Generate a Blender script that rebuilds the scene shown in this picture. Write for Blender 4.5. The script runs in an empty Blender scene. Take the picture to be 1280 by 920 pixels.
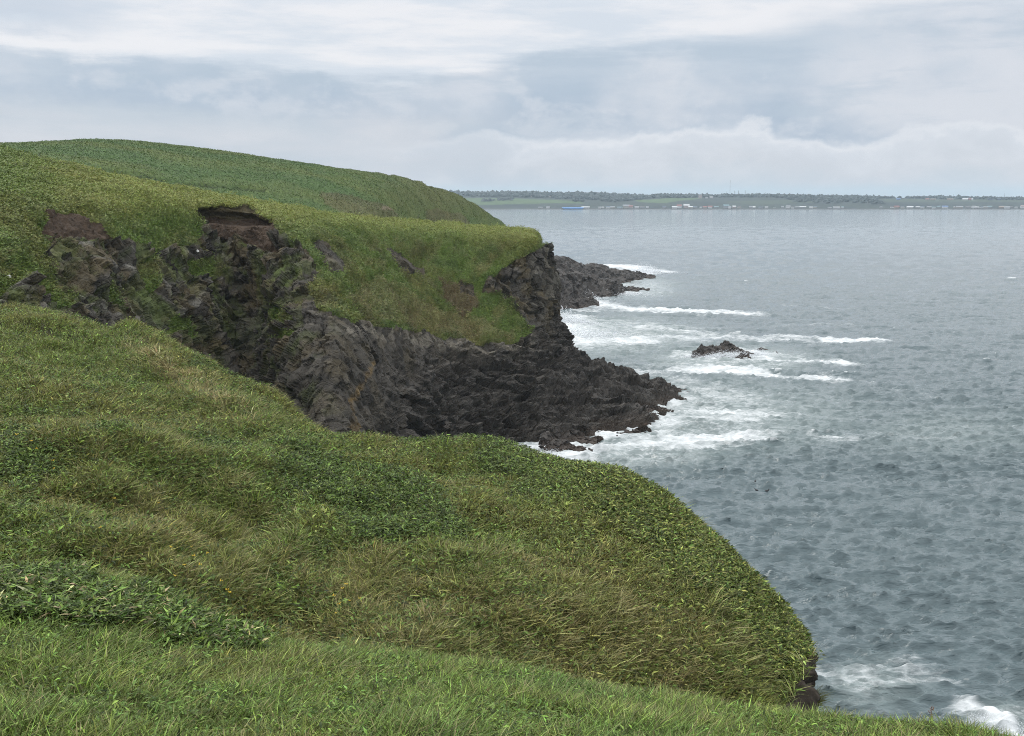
import bpy, math, random
import numpy as np

# ------------------------------------------------------------------ camera, sky, sun, exposure
scene = bpy.context.scene
col = scene.collection
FPX, CX, CY, HORIZON, EYE = 1500.0, 640.0, 460.0, 248.0, 50.0      # lens in photo pixels, eye 50 m above the sea
PITCH = math.atan((CY - HORIZON) / FPX)
cd = bpy.data.cameras.new("camera"); cam = bpy.data.objects.new("camera", cd); col.objects.link(cam)
cd.sensor_width = 36.0; cd.lens = FPX / 1280.0 * 36.0
cd.clip_start = 0.1; cd.clip_end = 60000.0
cam.location = (0, 0, EYE); cam.rotation_euler = (math.pi / 2 - PITCH, 0, 0)
scene.camera = cam
scene.view_settings.view_transform = 'Standard'; scene.view_settings.look = 'None'
scene.view_settings.gamma = 1.0; scene.view_settings.use_curve_mapping = False
scene.view_settings.exposure = 0.08
scene.cycles.filter_width = 1.0; scene.cycles.use_denoising = True; scene.cycles.denoiser = 'OPENIMAGEDENOISE'; scene.cycles.denoising_prefilter = 'NONE'; scene.cycles.denoising_input_passes = 'RGB_ALBEDO_NORMAL'
scene.cycles.max_bounces = 6; scene.cycles.diffuse_bounces = 3; scene.cycles.volume_bounces = 1
scene.cycles.sample_clamp_indirect = 6.0

SUN_EL, SUN_AZ = math.radians(52), math.radians(-35)               # azimuth measured from +Y (view) towards +X
sd = bpy.data.lights.new("sun", 'SUN'); sun = bpy.data.objects.new("sun", sd); col.objects.link(sun)
sd.energy = 1.0; sd.angle = math.radians(25); sd.color = (1.0, 0.97, 0.92)
sun.rotation_euler = (math.pi / 2 - SUN_EL, 0, math.pi - SUN_AZ)


def s2l(*c):
    return tuple(((v / 255.0) / 12.92 if v <= 10 else (((v / 255.0) + 0.055) / 1.055) ** 2.4) for v in c)


class NT:
    """small node-tree writer"""
    def __init__(s, tree):
        s.t = tree; s.n = tree.nodes; s.l = tree.links
    def __call__(s, typ, ins=None, **kw):
        nd = s.n.new(typ)
        for k, v in kw.items():
            setattr(nd, k, v)
        for k, v in (ins or {}).items():
            if isinstance(v, bpy.types.NodeSocket): s.l.new(v, nd.inputs[k])
            else: nd.inputs[k].default_value = v
        return nd
    def math(s, op, a, b=0.0, c=0.0, clamp=False):
        return s('ShaderNodeMath', {0: a, 1: b, 2: c}, operation=op, use_clamp=clamp).outputs[0]
    def mix(s, f, a, b, blend='MIX'):
        nd = s('ShaderNodeMix', data_type='RGBA', blend_type=blend)
        for i, v in ((0, f), (6, a), (7, b)):
            if isinstance(v, bpy.types.NodeSocket): s.l.new(v, nd.inputs[i])
            else: nd.inputs[i].default_value = v if i == 0 else (*v[:3], 1)
        return nd.outputs[2]
    def noise(s, vec, scale, detail=4, rough=0.55, dist=0.0, typ='FBM'):
        return s('ShaderNodeTexNoise', {'Vector': vec, 'Scale': scale, 'Detail': detail, 'Roughness': rough, 'Distortion': dist}).outputs[0]
    def smooth(s, x, a, b):
        return s('ShaderNodeMapRange', {0: x, 1: a, 2: b, 3: 0.0, 4: 1.0}, interpolation_type='SMOOTHSTEP').outputs[0]
    def ramp(s, x, stops, interp='LINEAR'):
        nd = s('ShaderNodeValToRGB', {0: x}); r = nd.color_ramp; r.interpolation = interp
        while len(r.elements) < len(stops): r.elements.new(0.5)
        for e, (p, c) in zip(r.elements, stops):
            e.position = p; e.color = (*c[:3], 1)
        return nd.outputs[0]


world = bpy.data.worlds.new("World"); scene.world = world; world.use_nodes = True
w = NT(world.node_tree); w.n.clear()
out = w('ShaderNodeOutputWorld')
sky = w('ShaderNodeTexSky', sky_type='NISHITA', sun_disc=False, sun_elevation=SUN_EL, sun_rotation=SUN_AZ)
tc = w('ShaderNodeTexCoord').outputs['Generated']
sp = w('ShaderNodeSeparateXYZ', {0: tc})
X, Y, Z = sp.outputs
v1 = w('ShaderNodeMapping', {0: tc, 3: (1, 1, 4.0)}).outputs[0]
v2 = w('ShaderNodeMapping', {0: tc, 1: (3.3, 1.7, 0), 3: (1, 1, 1.7)}).outputs[0]
big = w.noise(v1, 4.0, 6, 0.55, 0.6)
bil = w.noise(v2, 17.0, 9, 0.58, 0.2)
bil2 = w.noise(v2, 5.5, 6, 0.55, 0.0)
wisp = w.noise(w('ShaderNodeMapping', {0: tc, 1: (1.3, 4.7, 2), 3: (1, 1, 6.5)}).outputs[0], 5.5, 10, 0.60, 0.15)


def cen(n, amp): return w.math('MULTIPLY', w.math('SUBTRACT', n, 0.5), amp)


def edge(pts, soft):
    """height of a cloud edge along the azimuth: pts = (X of the direction, Z of the edge)"""
    nd = w('ShaderNodeFloatCurve', {0: 1.0, 1: w.math('ADD', X, 0.5)})
    c = nd.mapping.curves[0]; nd.mapping.use_clip = False
    while len(c.points) < len(pts): c.points.new(0.5, 0.5)
    for p, (x, z) in zip(c.points, sorted(pts)): p.location = (x + 0.5, z * 4)
    nd.mapping.update()
    return w.math('MULTIPLY', nd.outputs[0], 0.25)


Zc = w.math('ADD', Z, w.math('ADD', cen(bil, 0.058), cen(bil2, 0.034)))
Zs = w.math('ADD', Z, w.math('ADD', cen(wisp, 0.050), cen(bil, 0.022)))
# high bright cloud with greyer patches
cl = w.mix(w.smooth(wisp, 0.38, 0.60), s2l(211, 219, 229), s2l(233, 234, 238))
cl = w.mix(w.math('MULTIPLY', w.math('MULTIPLY', w.smooth(X, -0.27, -0.36), w.smooth(Zs, 0.122, 0.134)), w.math('MULTIPLY', w.smooth(Zs, 0.172, 0.150), 0.8)), cl, s2l(196, 206, 219))
# the blue-grey layer below it
top2 = edge([(-0.5, 0.112), (-0.40, 0.114), (-0.30, 0.108), (-0.21, 0.102), (-0.10, 0.094), (-0.02, 0.108), (0.08, 0.122), (0.18, 0.140), (0.26, 0.162), (0.45, 0.160), (0.5, 0.16)], 1)
m2 = w.smooth(w.math('SUBTRACT', top2, Zs), -0.004, w.math('ADD', 0.010, w.math('MULTIPLY', w.smooth(X, 0.0, 0.25), 0.025)))
grey = w.mix(w.smooth(w.math('ADD', Z, cen(wisp, 0.10)), 0.060, 0.125), s2l(163, 181, 201), s2l(190, 202, 215))
grey = w.mix(w.smooth(bil2, 0.40, 0.64), grey, s2l(209, 214, 223))
grey = w.mix(w.math('MULTIPLY', w.smooth(bil, 0.50, 0.64), 0.5), grey, s2l(214, 218, 226))
grey = w.mix(w.math('MULTIPLY', w.smooth(wisp, 0.50, 0.36), 0.6), grey, s2l(178, 193, 208))
cl = w.mix(w.math('MULTIPLY', m2, 0.92), cl, grey)
# pale layer low on the left
m3 = w.math('MULTIPLY', w.smooth(Zs, 0.083, 0.058), w.smooth(X, 0.10, -0.12))
cl = w.mix(w.math('MULTIPLY', m3, 0.8), cl, w.mix(w.smooth(big, 0.4, 0.62), s2l(196, 205, 215), s2l(211, 214, 221)))
# puffy bank above the far shore
top1 = edge([(-0.5, 0.030), (-0.2, 0.034), (-0.05, 0.046), (0.05, 0.053), (0.12, 0.056), (0.18, 0.060), (0.23, 0.048), (0.28, 0.046), (0.35, 0.062), (0.40, 0.052), (0.5, 0.05)], 1)
dep = w.math('SUBTRACT', top1, Zc)
m1 = w.math('MULTIPLY', w.smooth(dep, -0.002, 0.007), w.smooth(X, -0.18, 0.08))
bank = w.ramp(w.math('MULTIPLY', dep, 18.0, clamp=True), [(0.0, s2l(226, 229, 235)), (0.2, s2l(209, 215, 224)), (0.5, s2l(202, 208, 217)), (1.0, s2l(190, 203, 214))])
bank = w.mix(w.smooth(bil, 0.38, 0.62), bank, w.mix(1.0, bank, (1.06, 1.05, 1.04), 'MULTIPLY'))
cl = w.mix(w.math('MULTIPLY', m1, 0.95), cl, bank)
# clear strip along the horizon
cl = w.mix(w.math('MULTIPLY', w.smooth(w.math('ADD', Z, cen(wisp, 0.012)), 0.014, 0.004), 0.8), cl, s2l(187, 205, 217))
# overcast sky is brighter overhead
zen = w.ramp(Z, [(0.15, (1, 1, 1)), (0.75, (2.7, 2.65, 2.55))])
cl = w.mix(1.0, cl, zen, 'MULTIPLY')
cl10 = w.mix(1.0, cl, (10, 10, 10), 'MULTIPLY')                     # background strength is 0.1
final = w.mix(0.96, sky.outputs[0], cl10)
bg = w('ShaderNodeBackground', {0: final, 1: 0.1})
w.l.new(bg.outputs[0], out.inputs[0])

# ------------------------------------------------------------------ helpers
rng = np.random.default_rng(7)
random.seed(7)
CP, SP_ = math.cos(PITCH), math.sin(PITCH)


def P(px, py, d):
    """the place d metres ahead of the photographer that he sees at photo pixel px, py"""
    x, y, z = px - CX, FPX * CP - (py - CY) * SP_, -FPX * SP_ - (py - CY) * CP
    return (x * d / y, d, EYE + z * d / y)


def Pz(px, z, d):
    """the place at height z, d metres ahead, in the vertical plane of photo column px"""
    k = (CP * d + SP_ * (EYE - z)) / FPX
    return ((px - CX) * k, d, z)


def sea_pt(px, py):
    x, y, z = px - CX, FPX * CP - (py - CY) * SP_, -FPX * SP_ - (py - CY) * CP
    k = -EYE / z
    return (x * k, y * k)


def project(V):
    x, y, z = V[..., 0], V[..., 1], V[..., 2] - EYE
    depth = np.maximum(y * CP - z * SP_, 0.01)
    up = y * SP_ + z * CP
    return CX + FPX * x / depth, CY - FPX * up / depth


_perm = np.random.default_rng(3).permutation(256).astype(np.int32)
_perm = np.concatenate([_perm, _perm])
_grad = np.random.default_rng(4).normal(size=(256, 3)); _grad /= np.linalg.norm(_grad, axis=1, keepdims=True)
_rnd = np.random.default_rng(5).random((256, 4))


def _hash(i, j, k):
    return _perm[_perm[_perm[i & 255] + (j & 255)] + (k & 255)]


def perlin(p):
    f = np.floor(p); i = f.astype(np.int32); t = p - f
    u = t * t * t * (t * (t * 6 - 15) + 10)
    r = 0
    for a in (0, 1):
        wa = u[..., 0] if a else 1 - u[..., 0]
        for b in (0, 1):
            wb = u[..., 1] if b else 1 - u[..., 1]
            for c in (0, 1):
                wc = u[..., 2] if c else 1 - u[..., 2]
                g = _grad[_hash(i[..., 0] + a, i[..., 1] + b, i[..., 2] + c)]
                d = g[..., 0] * (t[..., 0] - a) + g[..., 1] * (t[..., 1] - b) + g[..., 2] * (t[..., 2] - c)
                r = r + wa * wb * wc * d
    return r * 1.5


def fbm(V, scale, octaves=4, gain=0.5, off=0.0, ridged=False):
    p = V / scale + off
    a, s, tot = 1.0, 0, 0
    for o in range(octaves):
        n = perlin(p)
        if ridged: n = 1 - 2 * np.abs(n)
        s = s + a * n; tot += a; a *= gain; p = p * 2.03 + 17.3
    return s / tot


def blocks(V, size, tilt=0.6):
    """jointed rock: nearest-cell lookup; every cell is a flat facet with its own offset and tilt. Returns displacement, cell random, crack distance"""
    shp = V.shape[:-1]
    p = (V / np.asarray(size, float)).reshape(-1, 3)
    f = np.floor(p).astype(np.int32)
    best = np.full(len(p), 9.0); sec = np.full(len(p), 9.0); bd = np.zeros(len(p)); br = np.zeros(len(p))
    for a in (-1, 0, 1):
        for b in (-1, 0, 1):
            for c in (-1, 0, 1):
                g = f + (a, b, c)
                h = _hash(g[:, 0], g[:, 1], g[:, 2])
                dv = p - (g + 0.1 + 0.8 * _rnd[h, :3])
                d2 = (dv * dv).sum(1)
                m = d2 < best
                sec = np.where(m, best, np.minimum(sec, d2))
                disp = _rnd[h, 3] - 0.5 + tilt * (dv * _grad[(h + 91) & 255]).sum(1)
                bd = np.where(m, disp, bd); br = np.where(m, _rnd[(h + 37) & 255, 3], br); best = np.where(m, d2, best)
    return bd.reshape(shp), br.reshape(shp), (np.sqrt(sec) - np.sqrt(best)).reshape(shp)


def sstep(x, a, b):
    t = np.clip((x - a) / (b - a), 0, 1)
    return t * t * (3 - 2 * t)


def in_poly(px, py, poly):
    r = np.zeros(px.shape, bool)
    n = len(poly)
    for i in range(n):
        x0, y0 = poly[i]; x1, y1 = poly[(i + 1) % n]
        if y0 == y1: continue
        c = ((y0 > py) != (y1 > py)) & (px < (x1 - x0) * (py - y0) / (y1 - y0) + x0)
        r ^= c
    return r


def poly_dist(px, py, line):
    """distance to a polyline and position (0..1) along it"""
    best = np.full(px.shape, 1e9); along = np.zeros(px.shape)
    n = len(line) - 1
    for i in range(n):
        x0, y0 = line[i]; x1, y1 = line[i + 1]
        dx, dy = x1 - x0, y1 - y0
        t = np.clip(((px - x0) * dx + (py - y0) * dy) / (dx * dx + dy * dy + 1e-9), 0, 1)
        d = np.hypot(px - x0 - t * dx, py - y0 - t * dy)
        m = d < best
        best = np.where(m, d, best); along = np.where(m, (i + t) / n, along)
    return best, along


def spline_axis(net, n):
    """smooth resampling of axis 0 to n rows, evenly by mean chord length"""
    ch = np.linalg.norm(np.diff(net, axis=0), axis=-1).mean(axis=1)
    t = np.concatenate([[0], np.cumsum(np.maximum(ch, 1e-6) ** 0.8)])
    m = np.empty_like(net)
    d = np.diff(net, axis=0) / np.diff(t)[:, None, None]
    m[1:-1] = (d[:-1] * np.diff(t)[1:, None, None] + d[1:] * np.diff(t)[:-1, None, None]) / (t[2:] - t[:-2])[:, None, None]
    m[0], m[-1] = d[0], d[-1]
    s = np.linspace(0, t[-1], n)
    k = np.clip(np.searchsorted(t, s, 'right') - 1, 0, len(t) - 2)
    h = (t[k + 1] - t[k]); u = ((s - t[k]) / h)[:, None, None]; h = h[:, None, None]
    return ((2 * u ** 3 - 3 * u ** 2 + 1) * net[k] + (u ** 3 - 2 * u ** 2 + u) * h * m[k]
            + (-2 * u ** 3 + 3 * u ** 2) * net[k + 1] + (u ** 3 - u ** 2) * h * m[k + 1])


def surface(net, nr, nc):
    net = np.array(net, float)                          # rows x cols x 3
    a = spline_axis(net, nr)
    return spline_axis(a.transpose(1, 0, 2), nc).transpose(1, 0, 2)


def unit_(a):
    return a / np.linalg.norm(a)


def grid_normals(V):
    du = np.gradient(V, axis=1); dv = np.gradient(V, axis=0)
    n = np.cross(du, dv)
    return n / np.maximum(np.linalg.norm(n, axis=-1, keepdims=True), 1e-9)


def raw_mesh(name, verts, loops, starts, cols=None, attrs=None, smooth=True):
    me = bpy.data.meshes.new(name)
    verts = np.ascontiguousarray(verts, np.float32)
    me.vertices.add(len(verts)); me.vertices.foreach_set("co", verts.ravel())
    me.loops.add(len(loops)); me.loops.foreach_set("vertex_index", np.ascontiguousarray(loops, np.int32))
    me.polygons.add(len(starts)); me.polygons.foreach_set("loop_start", np.ascontiguousarray(starts, np.int32))
    me.polygons.foreach_set("use_smooth", np.full(len(starts), smooth))
    if cols is not None:
        a = me.attributes.new("Col", 'FLOAT_COLOR', 'POINT')
        c = np.ones((len(verts), 4), np.float32); c[:, :3] = cols
        a.data.foreach_set("color", c.ravel())
    for k, v in (attrs or {}).items():
        a = me.attributes.new(k, 'FLOAT', 'POINT'); a.data.foreach_set("value", np.ascontiguousarray(v, np.float32).ravel())
    me.update(calc_edges=True)
    return me


def grid_mesh(name, V, cols=None, attrs=None, smooth=True):
    R, C = V.shape[:2]
    i = np.arange(R * C).reshape(R, C)
    q = np.stack([i[:-1, :-1], i[:-1, 1:], i[1:, 1:], i[1:, :-1]], -1).reshape(-1)
    return raw_mesh(name, V.reshape(-1, 3), q, np.arange((R - 1) * (C - 1)) * 4,
                    None if cols is None else cols.reshape(-1, 3), {k: v.reshape(-1) for k, v in (attrs or {}).items()}, smooth)


def link(name, me, mat, parent=None):
    o = bpy.data.objects.new(name, me); col.objects.link(o)
    for m in (mat if isinstance(mat, (list, tuple)) else [mat]): me.materials.append(m)
    if parent is not None: o.parent = parent
    return o


def tag(o, label=None, cat=None, group=None, kind=None):
    for k, v in (("label", label), ("category", cat), ("group", group), ("kind", kind)):
        if v: o[k] = v
    return o


# ------------------------------------------------------------------ materials
def new_mat(name):
    m = bpy.data.materials.new(name); m.use_nodes = True
    t = NT(m.node_tree); t.n.clear()
    return m, t


def ground_mat(name, scale=1.0, bump=0.35):
    """ground and rock: colour stored on the surface, broken up by fine noise; alpha-free, gloss follows wetness"""
    m, t = new_mat(name)
    pos = t('ShaderNodeTexCoord').outputs['Object']
    c = t('ShaderNodeAttribute', attribute_name="Col").outputs['Color']
    wet = t('ShaderNodeAttribute', attribute_name="Wet").outputs['Fac']
    n1 = t.noise(pos, 0.9 * scale, 8, 0.65); n2 = t.noise(pos, 6.0 * scale, 6, 0.7)
    f = t.ramp(t.math('ADD', t.math('MULTIPLY', n1, 0.6), t.math('MULTIPLY', n2, 0.4)), [(0.3, (0.62, 0.62, 0.62)), (0.5, (0.97, 0.97, 0.97)), (0.7, (1.42, 1.41, 1.38))])
    base = t.mix(1.0, c, f, 'MULTIPLY')
    wp = t('ShaderNodeVectorMath', {0: pos, 1: t('ShaderNodeTexNoise', {'Vector': pos, 'Scale': 1.2 * scale, 'Detail': 3}).outputs[1]}, operation='ADD').outputs[0]
    vo = t('ShaderNodeTexVoronoi', {'Vector': wp, 'Scale': 0.75 * scale}, feature='DISTANCE_TO_EDGE').outputs[0]
    hg = t.math('ADD', t.math('ADD', n1, t.math('MULTIPLY', n2, 0.35)), t.math('MULTIPLY', t.smooth(vo, 0.0, 0.12), 0.5))
    b = t('ShaderNodeBump', {'Strength': bump, 'Distance': 0.5 / scale, 'Height': hg})
    rough = t.math('SUBTRACT', 0.9, t.math('MULTIPLY', wet, 0.55))
    bs = t('ShaderNodeBsdfPrincipled', {'Base Color': base, 'Roughness': rough, 'Normal': b.outputs[0]})
    bs.inputs['Specular IOR Level'].default_value = 0.15
    o = t('ShaderNodeOutputMaterial'); t.l.new(bs.outputs[0], o.inputs[0])
    return m


def leaf_mat(name, trans=0.25, rough=0.55, spec=0.25):
    m, t = new_mat(name)
    c = t('ShaderNodeAttribute', attribute_name="Col").outputs['Color']
    bs = t('ShaderNodeBsdfPrincipled', {'Base Color': c, 'Roughness': rough}); bs.inputs['Specular IOR Level'].default_value = spec
    tr = t('ShaderNodeBsdfTranslucent', {0: c})
    mx = t('ShaderNodeMixShader', {0: trans, 1: bs.outputs[0], 2: tr.outputs[0]})
    o = t('ShaderNodeOutputMaterial'); t.l.new(mx.outputs[0], o.inputs[0])
    return m


def paint_mat(name, c, rough=0.6, var=0.12, scale=0.5):
    m, t = new_mat(name)
    pos = t('ShaderNodeTexCoord').outputs['Object']
    f = t.ramp(t.noise(pos, scale, 4), [(0.3, (1 - var,) * 3), (0.7, (1 + var,) * 3)])
    bs = t('ShaderNodeBsdfPrincipled', {'Base Color': t.mix(1.0, c, f, 'MULTIPLY'), 'Roughness': rough})
    o = t('ShaderNodeOutputMaterial'); t.l.new(bs.outputs[0], o.inputs[0])
    return m


M_GROUND = ground_mat("ground")
M_ROCK = ground_mat("rock", 1.0, 0.6)
M_FAR = ground_mat("far_ground", 0.04, 0.2)
M_GRASS = leaf_mat("grass_blade", 0.16, 0.55, 0.2)
M_LEAF = leaf_mat("bamboo_leaf", 0.16, 0.5, 0.14)

G_FRESH = np.array((0.112, 0.165, 0.034)); G_DARK = np.array((0.050, 0.080, 0.018)); G_OLIVE = np.array((0.150, 0.155, 0.043))
G_YEL = np.array((0.20, 0.22, 0.055)); G_STRAW = np.array((0.37, 0.31, 0.16)); G_BLUE = np.array((0.080, 0.135, 0.032))
SOIL = np.array((0.05, 0.043, 0.025)); DIRT = np.array((0.056, 0.039, 0.027))


def mixc(a, b, f):
    return a + (b - a) * np.asarray(f)[..., None]

# ------------------------------------------------------------------ headland with its cliffs
HEAD = [  # one list per cross-section, sea foot first, plateau back last
    [Pz(-260, -3, 110), P(-260, 420, 125), P(-260, 380, 135), P(-260, 340, 142), P(-250, 300, 150), P(-250, 260, 160), P(-250, 225, 172), P(-250, 200, 200), P(-250, 188, 240), P(-250, 215, 300)],
    [Pz(-20, -3, 128), P(-10, 420, 140), P(0, 385, 146), P(0, 345, 152), P(0, 305, 160), P(0, 265, 170), P(0, 235, 182), P(0, 212, 205), P(0, 190, 250), P(0, 212, 320)],
    [Pz(40, -3, 138), P(45, 430, 150), P(50, 395, 156), P(55, 350, 163), P(58, 310, 170), P(60, 272, 178), P(60, 252, 186), P(65, 228, 205), P(70, 205, 245), P(70, 230, 320)],
    [Pz(150, -3, 155), P(150, 460, 165), P(150, 420, 172), P(150, 370, 180), P(150, 320, 188), P(150, 280, 196), P(150, 250, 206), P(150, 236, 222), P(150, 223, 255), P(150, 242, 330)],
    [Pz(235, -3, 178), P(235, 500, 187), P(232, 440, 195), P(232, 385, 203), P(230, 330, 211), P(230, 290, 218), P(235, 258, 226), P(235, 248, 240), P(235, 241, 270), P(235, 256, 335)],
    [Pz(300, -3, 197), P(298, 500, 205), P(297, 440, 212), P(296, 385, 219), P(295, 330, 225), P(292, 290, 231), P(295, 262, 234), P(300, 256, 247), P(310, 251, 280), P(315, 264, 340)],
    [Pz(345, -3, 180), P(345, 530, 186), P(348, 450, 194), P(352, 385, 203), P(350, 330, 213), P(345, 295, 222), P(348, 272, 231), P(355, 265, 248), P(370, 262, 285), P(380, 273, 345)],
    [Pz(415, -3, 165), P(415, 560, 170), P(418, 490, 178), P(420, 430, 187), P(415, 385, 198), P(405, 330, 213), P(390, 285, 234), P(400, 277, 255), P(430, 273, 295), P(440, 286, 350)],
    [Pz(480, -3, 178), P(480, 575, 185), P(485, 490, 200), P(480, 418, 215), P(470, 375, 226), P(455, 330, 238), P(440, 292, 252), P(450, 282, 270), P(490, 277, 305), P(500, 291, 355)],
    [Pz(565, -3, 215), P(560, 560, 222), P(565, 490, 238), P(565, 425, 255), P(560, 380, 265), P(545, 335, 275), P(530, 297, 285), P(540, 286, 300), P(560, 281, 325), P(570, 296, 360)],
    [Pz(650, -3, 236), P(655, 553, 243), P(655, 490, 258), P(648, 428, 268), P(640, 385, 276), P(630, 335, 284), P(622, 300, 292), P(625, 291, 308), P(630, 287, 330), P(635, 301, 360)],
    [Pz(735, -3, 245), P(725, 540, 252), P(705, 485, 268), P(685, 428, 282), P(672, 385, 287), P(668, 340, 290), P(662, 303, 293), P(660, 294, 306), P(655, 290, 330), P(650, 302, 360)],
    [Pz(830, -3, 262), P(780, 508, 275), P(733, 474, 288), P(696, 430, 294), P(686, 385, 296), P(682, 345, 297), P(672, 306, 298), P(668, 297, 308), P(664, 294, 328), P(662, 305, 358)],
    [Pz(868, -3, 305), P(815, 482, 310), P(752, 466, 312), P(708, 434, 312), P(692, 385, 310), P(687, 345, 308), P(676, 309, 306), P(671, 301, 314), P(667, 298, 330), P(665, 309, 355)],
    [Pz(800, -3, 350), P(745, 464, 350), P(715, 455, 345), P(694, 428, 338), P(683, 385, 332), P(677, 350, 328), P(670, 316, 322), P(666, 307, 326), P(662, 303, 335), P(660, 311, 352)],
    [Pz(700, -3, 400), P(680, 430, 390), P(675, 410, 380), P(670, 390, 372), P(666, 370, 366), P(662, 345, 360), P(658, 325, 355), P(656, 316, 352), P(654, 309, 348), P(653, 311, 346)],
]
V0 = surface(np.array(HEAD).transpose(1, 0, 2), 640, 1250)
N0 = grid_normals(V0)
hx, hy = project(V0)
jx = hx + 9 * fbm(V0, 9, 4, off=3) + 3.5 * fbm(V0, 2.2, 3, off=9)
jy = hy + 9 * fbm(V0, 9, 4, off=31) + 3.5 * fbm(V0, 2.2, 3, off=19)
# bare rock: everything below this line, with patches cut out of it
ROCK = [(-300, 470), (-300, 372), (0, 372), (18, 352), (48, 322), (62, 302), (60, 290), (90, 288), (135, 294), (165, 300), (190, 318), (232, 312), (252, 296), (248, 280), (282, 284), (330, 288), (350, 292), (354, 304),
        (385, 318), (398, 345), (384, 362), (398, 385), (425, 402), (470, 408), (520, 416), (560, 426), (600, 430), (640, 428), (664, 420), (650, 398), (625, 372), (600, 366), (608, 346), (632, 332), (652, 322), (672, 312), (690, 303), (720, 306), (1000, 470), (1000, 700), (-300, 700)]
rock = in_poly(jx, jy, ROCK).astype(float)
for poly in ([(478, 312), (500, 316), (528, 338), (530, 348), (512, 344), (490, 330)], [(386, 305), (400, 300), (430, 330), (432, 342), (415, 338)], [(566, 352), (590, 358), (592, 372), (570, 366)]):
    rock = np.maximum(rock, in_poly(jx, jy, poly))
# vegetation that clings to the cliff
VEG = [[(100, 262), (180, 290), (210, 310), (170, 312), (120, 292)], [(22, 330), (60, 318), (70, 350), (92, 372), (70, 384), (30, 372)], [(175, 330), (190, 312), (200, 352), (185, 372)],
       [(225, 330), (262, 322), (288, 340), (262, 350), (232, 352)], [(332, 378), (352, 380), (372, 402), (352, 410), (336, 405)], [(334, 420), (366, 412), (372, 420), (345, 428)],
       [(60, 372), (92, 360), (96, 382), (70, 388)], [(205, 395), (235, 400), (240, 425), (205, 420)], [(130, 350), (146, 372), (150, 392), (132, 380)]]
veg = np.zeros(rock.shape)
for poly in VEG: veg = np.maximum(veg, in_poly(jx, jy, poly))
speck = sstep(fbm(V0 * (1, 1, 0.6), 4.5, 5, 0.65, off=44), -0.02, 0.14) * (hx < 380) * sstep(hy, 480, 330) * (N0[..., 2] > 0.1)
grass = np.clip((1 - rock) + veg * 0.9 + speck * 0.5, 0, 1)
jx = jx + 10 * fbm(V0, 3.5, 4, 0.65, off=72); jy = jy + 10 * fbm(V0, 3.5, 4, 0.65, off=73)
dirt = np.maximum(in_poly(jx, jy, [(56, 268), (92, 264), (128, 284), (146, 300), (112, 302), (70, 298), (54, 288)]),
                  in_poly(jx, jy, [(250, 270), (340, 270), (352, 296), (348, 322), (300, 300), (262, 296)])).astype(float)
brown_patch = in_poly(jx, jy, [(545, 352), (585, 358), (600, 385), (580, 400), (560, 380)]).astype(float) * 0.8  # brown patch on the grassy slope
rk = 1 - grass
# shape of the rock
rk = np.clip(rk - dirt * 0.75, 0, 1)
low = sstep(V0[..., 2], 24, 13) * sstep(hx, 430, 530)               # wave-washed platform on the right, beds dipping to the right
nose = sstep(hx, 360, 395) * (1 - low) * sstep(hx, 640, 560)         # massive smooth face of the buttress
rm = rk > 0.02


def on_rock(fn):
    """evaluate fn(points) -> list of values on the rocky vertices only"""
    vals = fn(V0[rm]); outv = []
    for v in vals:
        a = np.zeros(rk.shape); a[rm] = v; outv.append(a)
    return outv


BED = np.stack([unit_(np.array((62., 38., -17.))), unit_(np.array((-.12, .35, .93))), unit_(np.array((.52, -.82, .2)))], 1)   # along the dip, across the beds, outwards


def rock_fields(p):
    q = p @ BED
    wv = p + 1.2 * np.stack([perlin(p / 5.0), perlin(p / 5.0 + 40), perlin(p / 5.0 + 80)], -1)
    fold = fbm(p * (1, 1, 0.22), 15, 3, 0.45, off=5, ridged=True)
    b1, r1, c1 = blocks(wv, (2.6, 2.6, 8.0), 1.0); b2, r2, c2 = blocks(wv + 3.1, (1.3, 1.3, 1.6), 1.1)
    lay = fbm(q / (19.0, 3.6, 7.0), 1.0, 5, 0.5, off=8, ridged=True)
    qq = q + 1.6 * np.stack([perlin(p / 6.0 + 9), perlin(p / 6.0 + 49), perlin(p / 6.0 + 89)], -1)
    b3, r3, c3 = blocks(qq, (10.0, 3.2, 5.5), 0.9); b4, r4, c4 = blocks(qq + 7, (3.0, 1.0, 1.8), 0.9)
    return fold, b1, r1, c1, b2, r2, c2, lay, b3, r3, c3, b4, r4


fold, b1, r1, c1, b2, r2, c2, lay, b3, r3, c3, b4, r4 = on_rock(rock_fields)
crack = lambda c: sstep(c, 0.12, 0.0)
D = rk * ((1 - low) * (1 - 0.55 * nose) * (3.4 * (fold - 0.25) + 1.35 * b1 - 0.3 * crack(c1) + 0.75 * b2)
          + low * (3.8 * (lay - 0.25) + 2.2 * b3 - 0.5 * crack(c3) + 0.45 * b4 - 0.5))
D += rk * 0.6 * (fbm(V0 * (0.25, 0.25, 1), 2.6, 3, off=88, ridged=True) - 0.3) * sstep(hx, 400, 330) * (1 - low)      # ledges
D -= 3.2 * np.exp(-((hx - 318 - 0.12 * (hy - 400)) / 24) ** 2) * sstep(hy, 318, 380)                                    # deep cleft
D += dirt * 0.8 * fbm(V0, 2.2, 4, 0.6, off=33)
down = np.stack([V0[..., 0] * 0.72 - V0[..., 2] * 0.5, V0[..., 1] * 0.25, V0[..., 2] * 0.12], -1)        # runs down the slope
D += (1 - rk) * (0.55 * fbm(V0, 1.9, 3, 0.6, off=26) + 1.8 * fbm(V0, 11, 4, off=2) + 0.7 * fbm(V0, 2.6, 3, off=6) + 1.0 * (fbm(down, 5, 3, off=12, ridged=True) - 0.35) * sstep(hy, 285, 310))
D -= veg * 0.3
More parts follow.
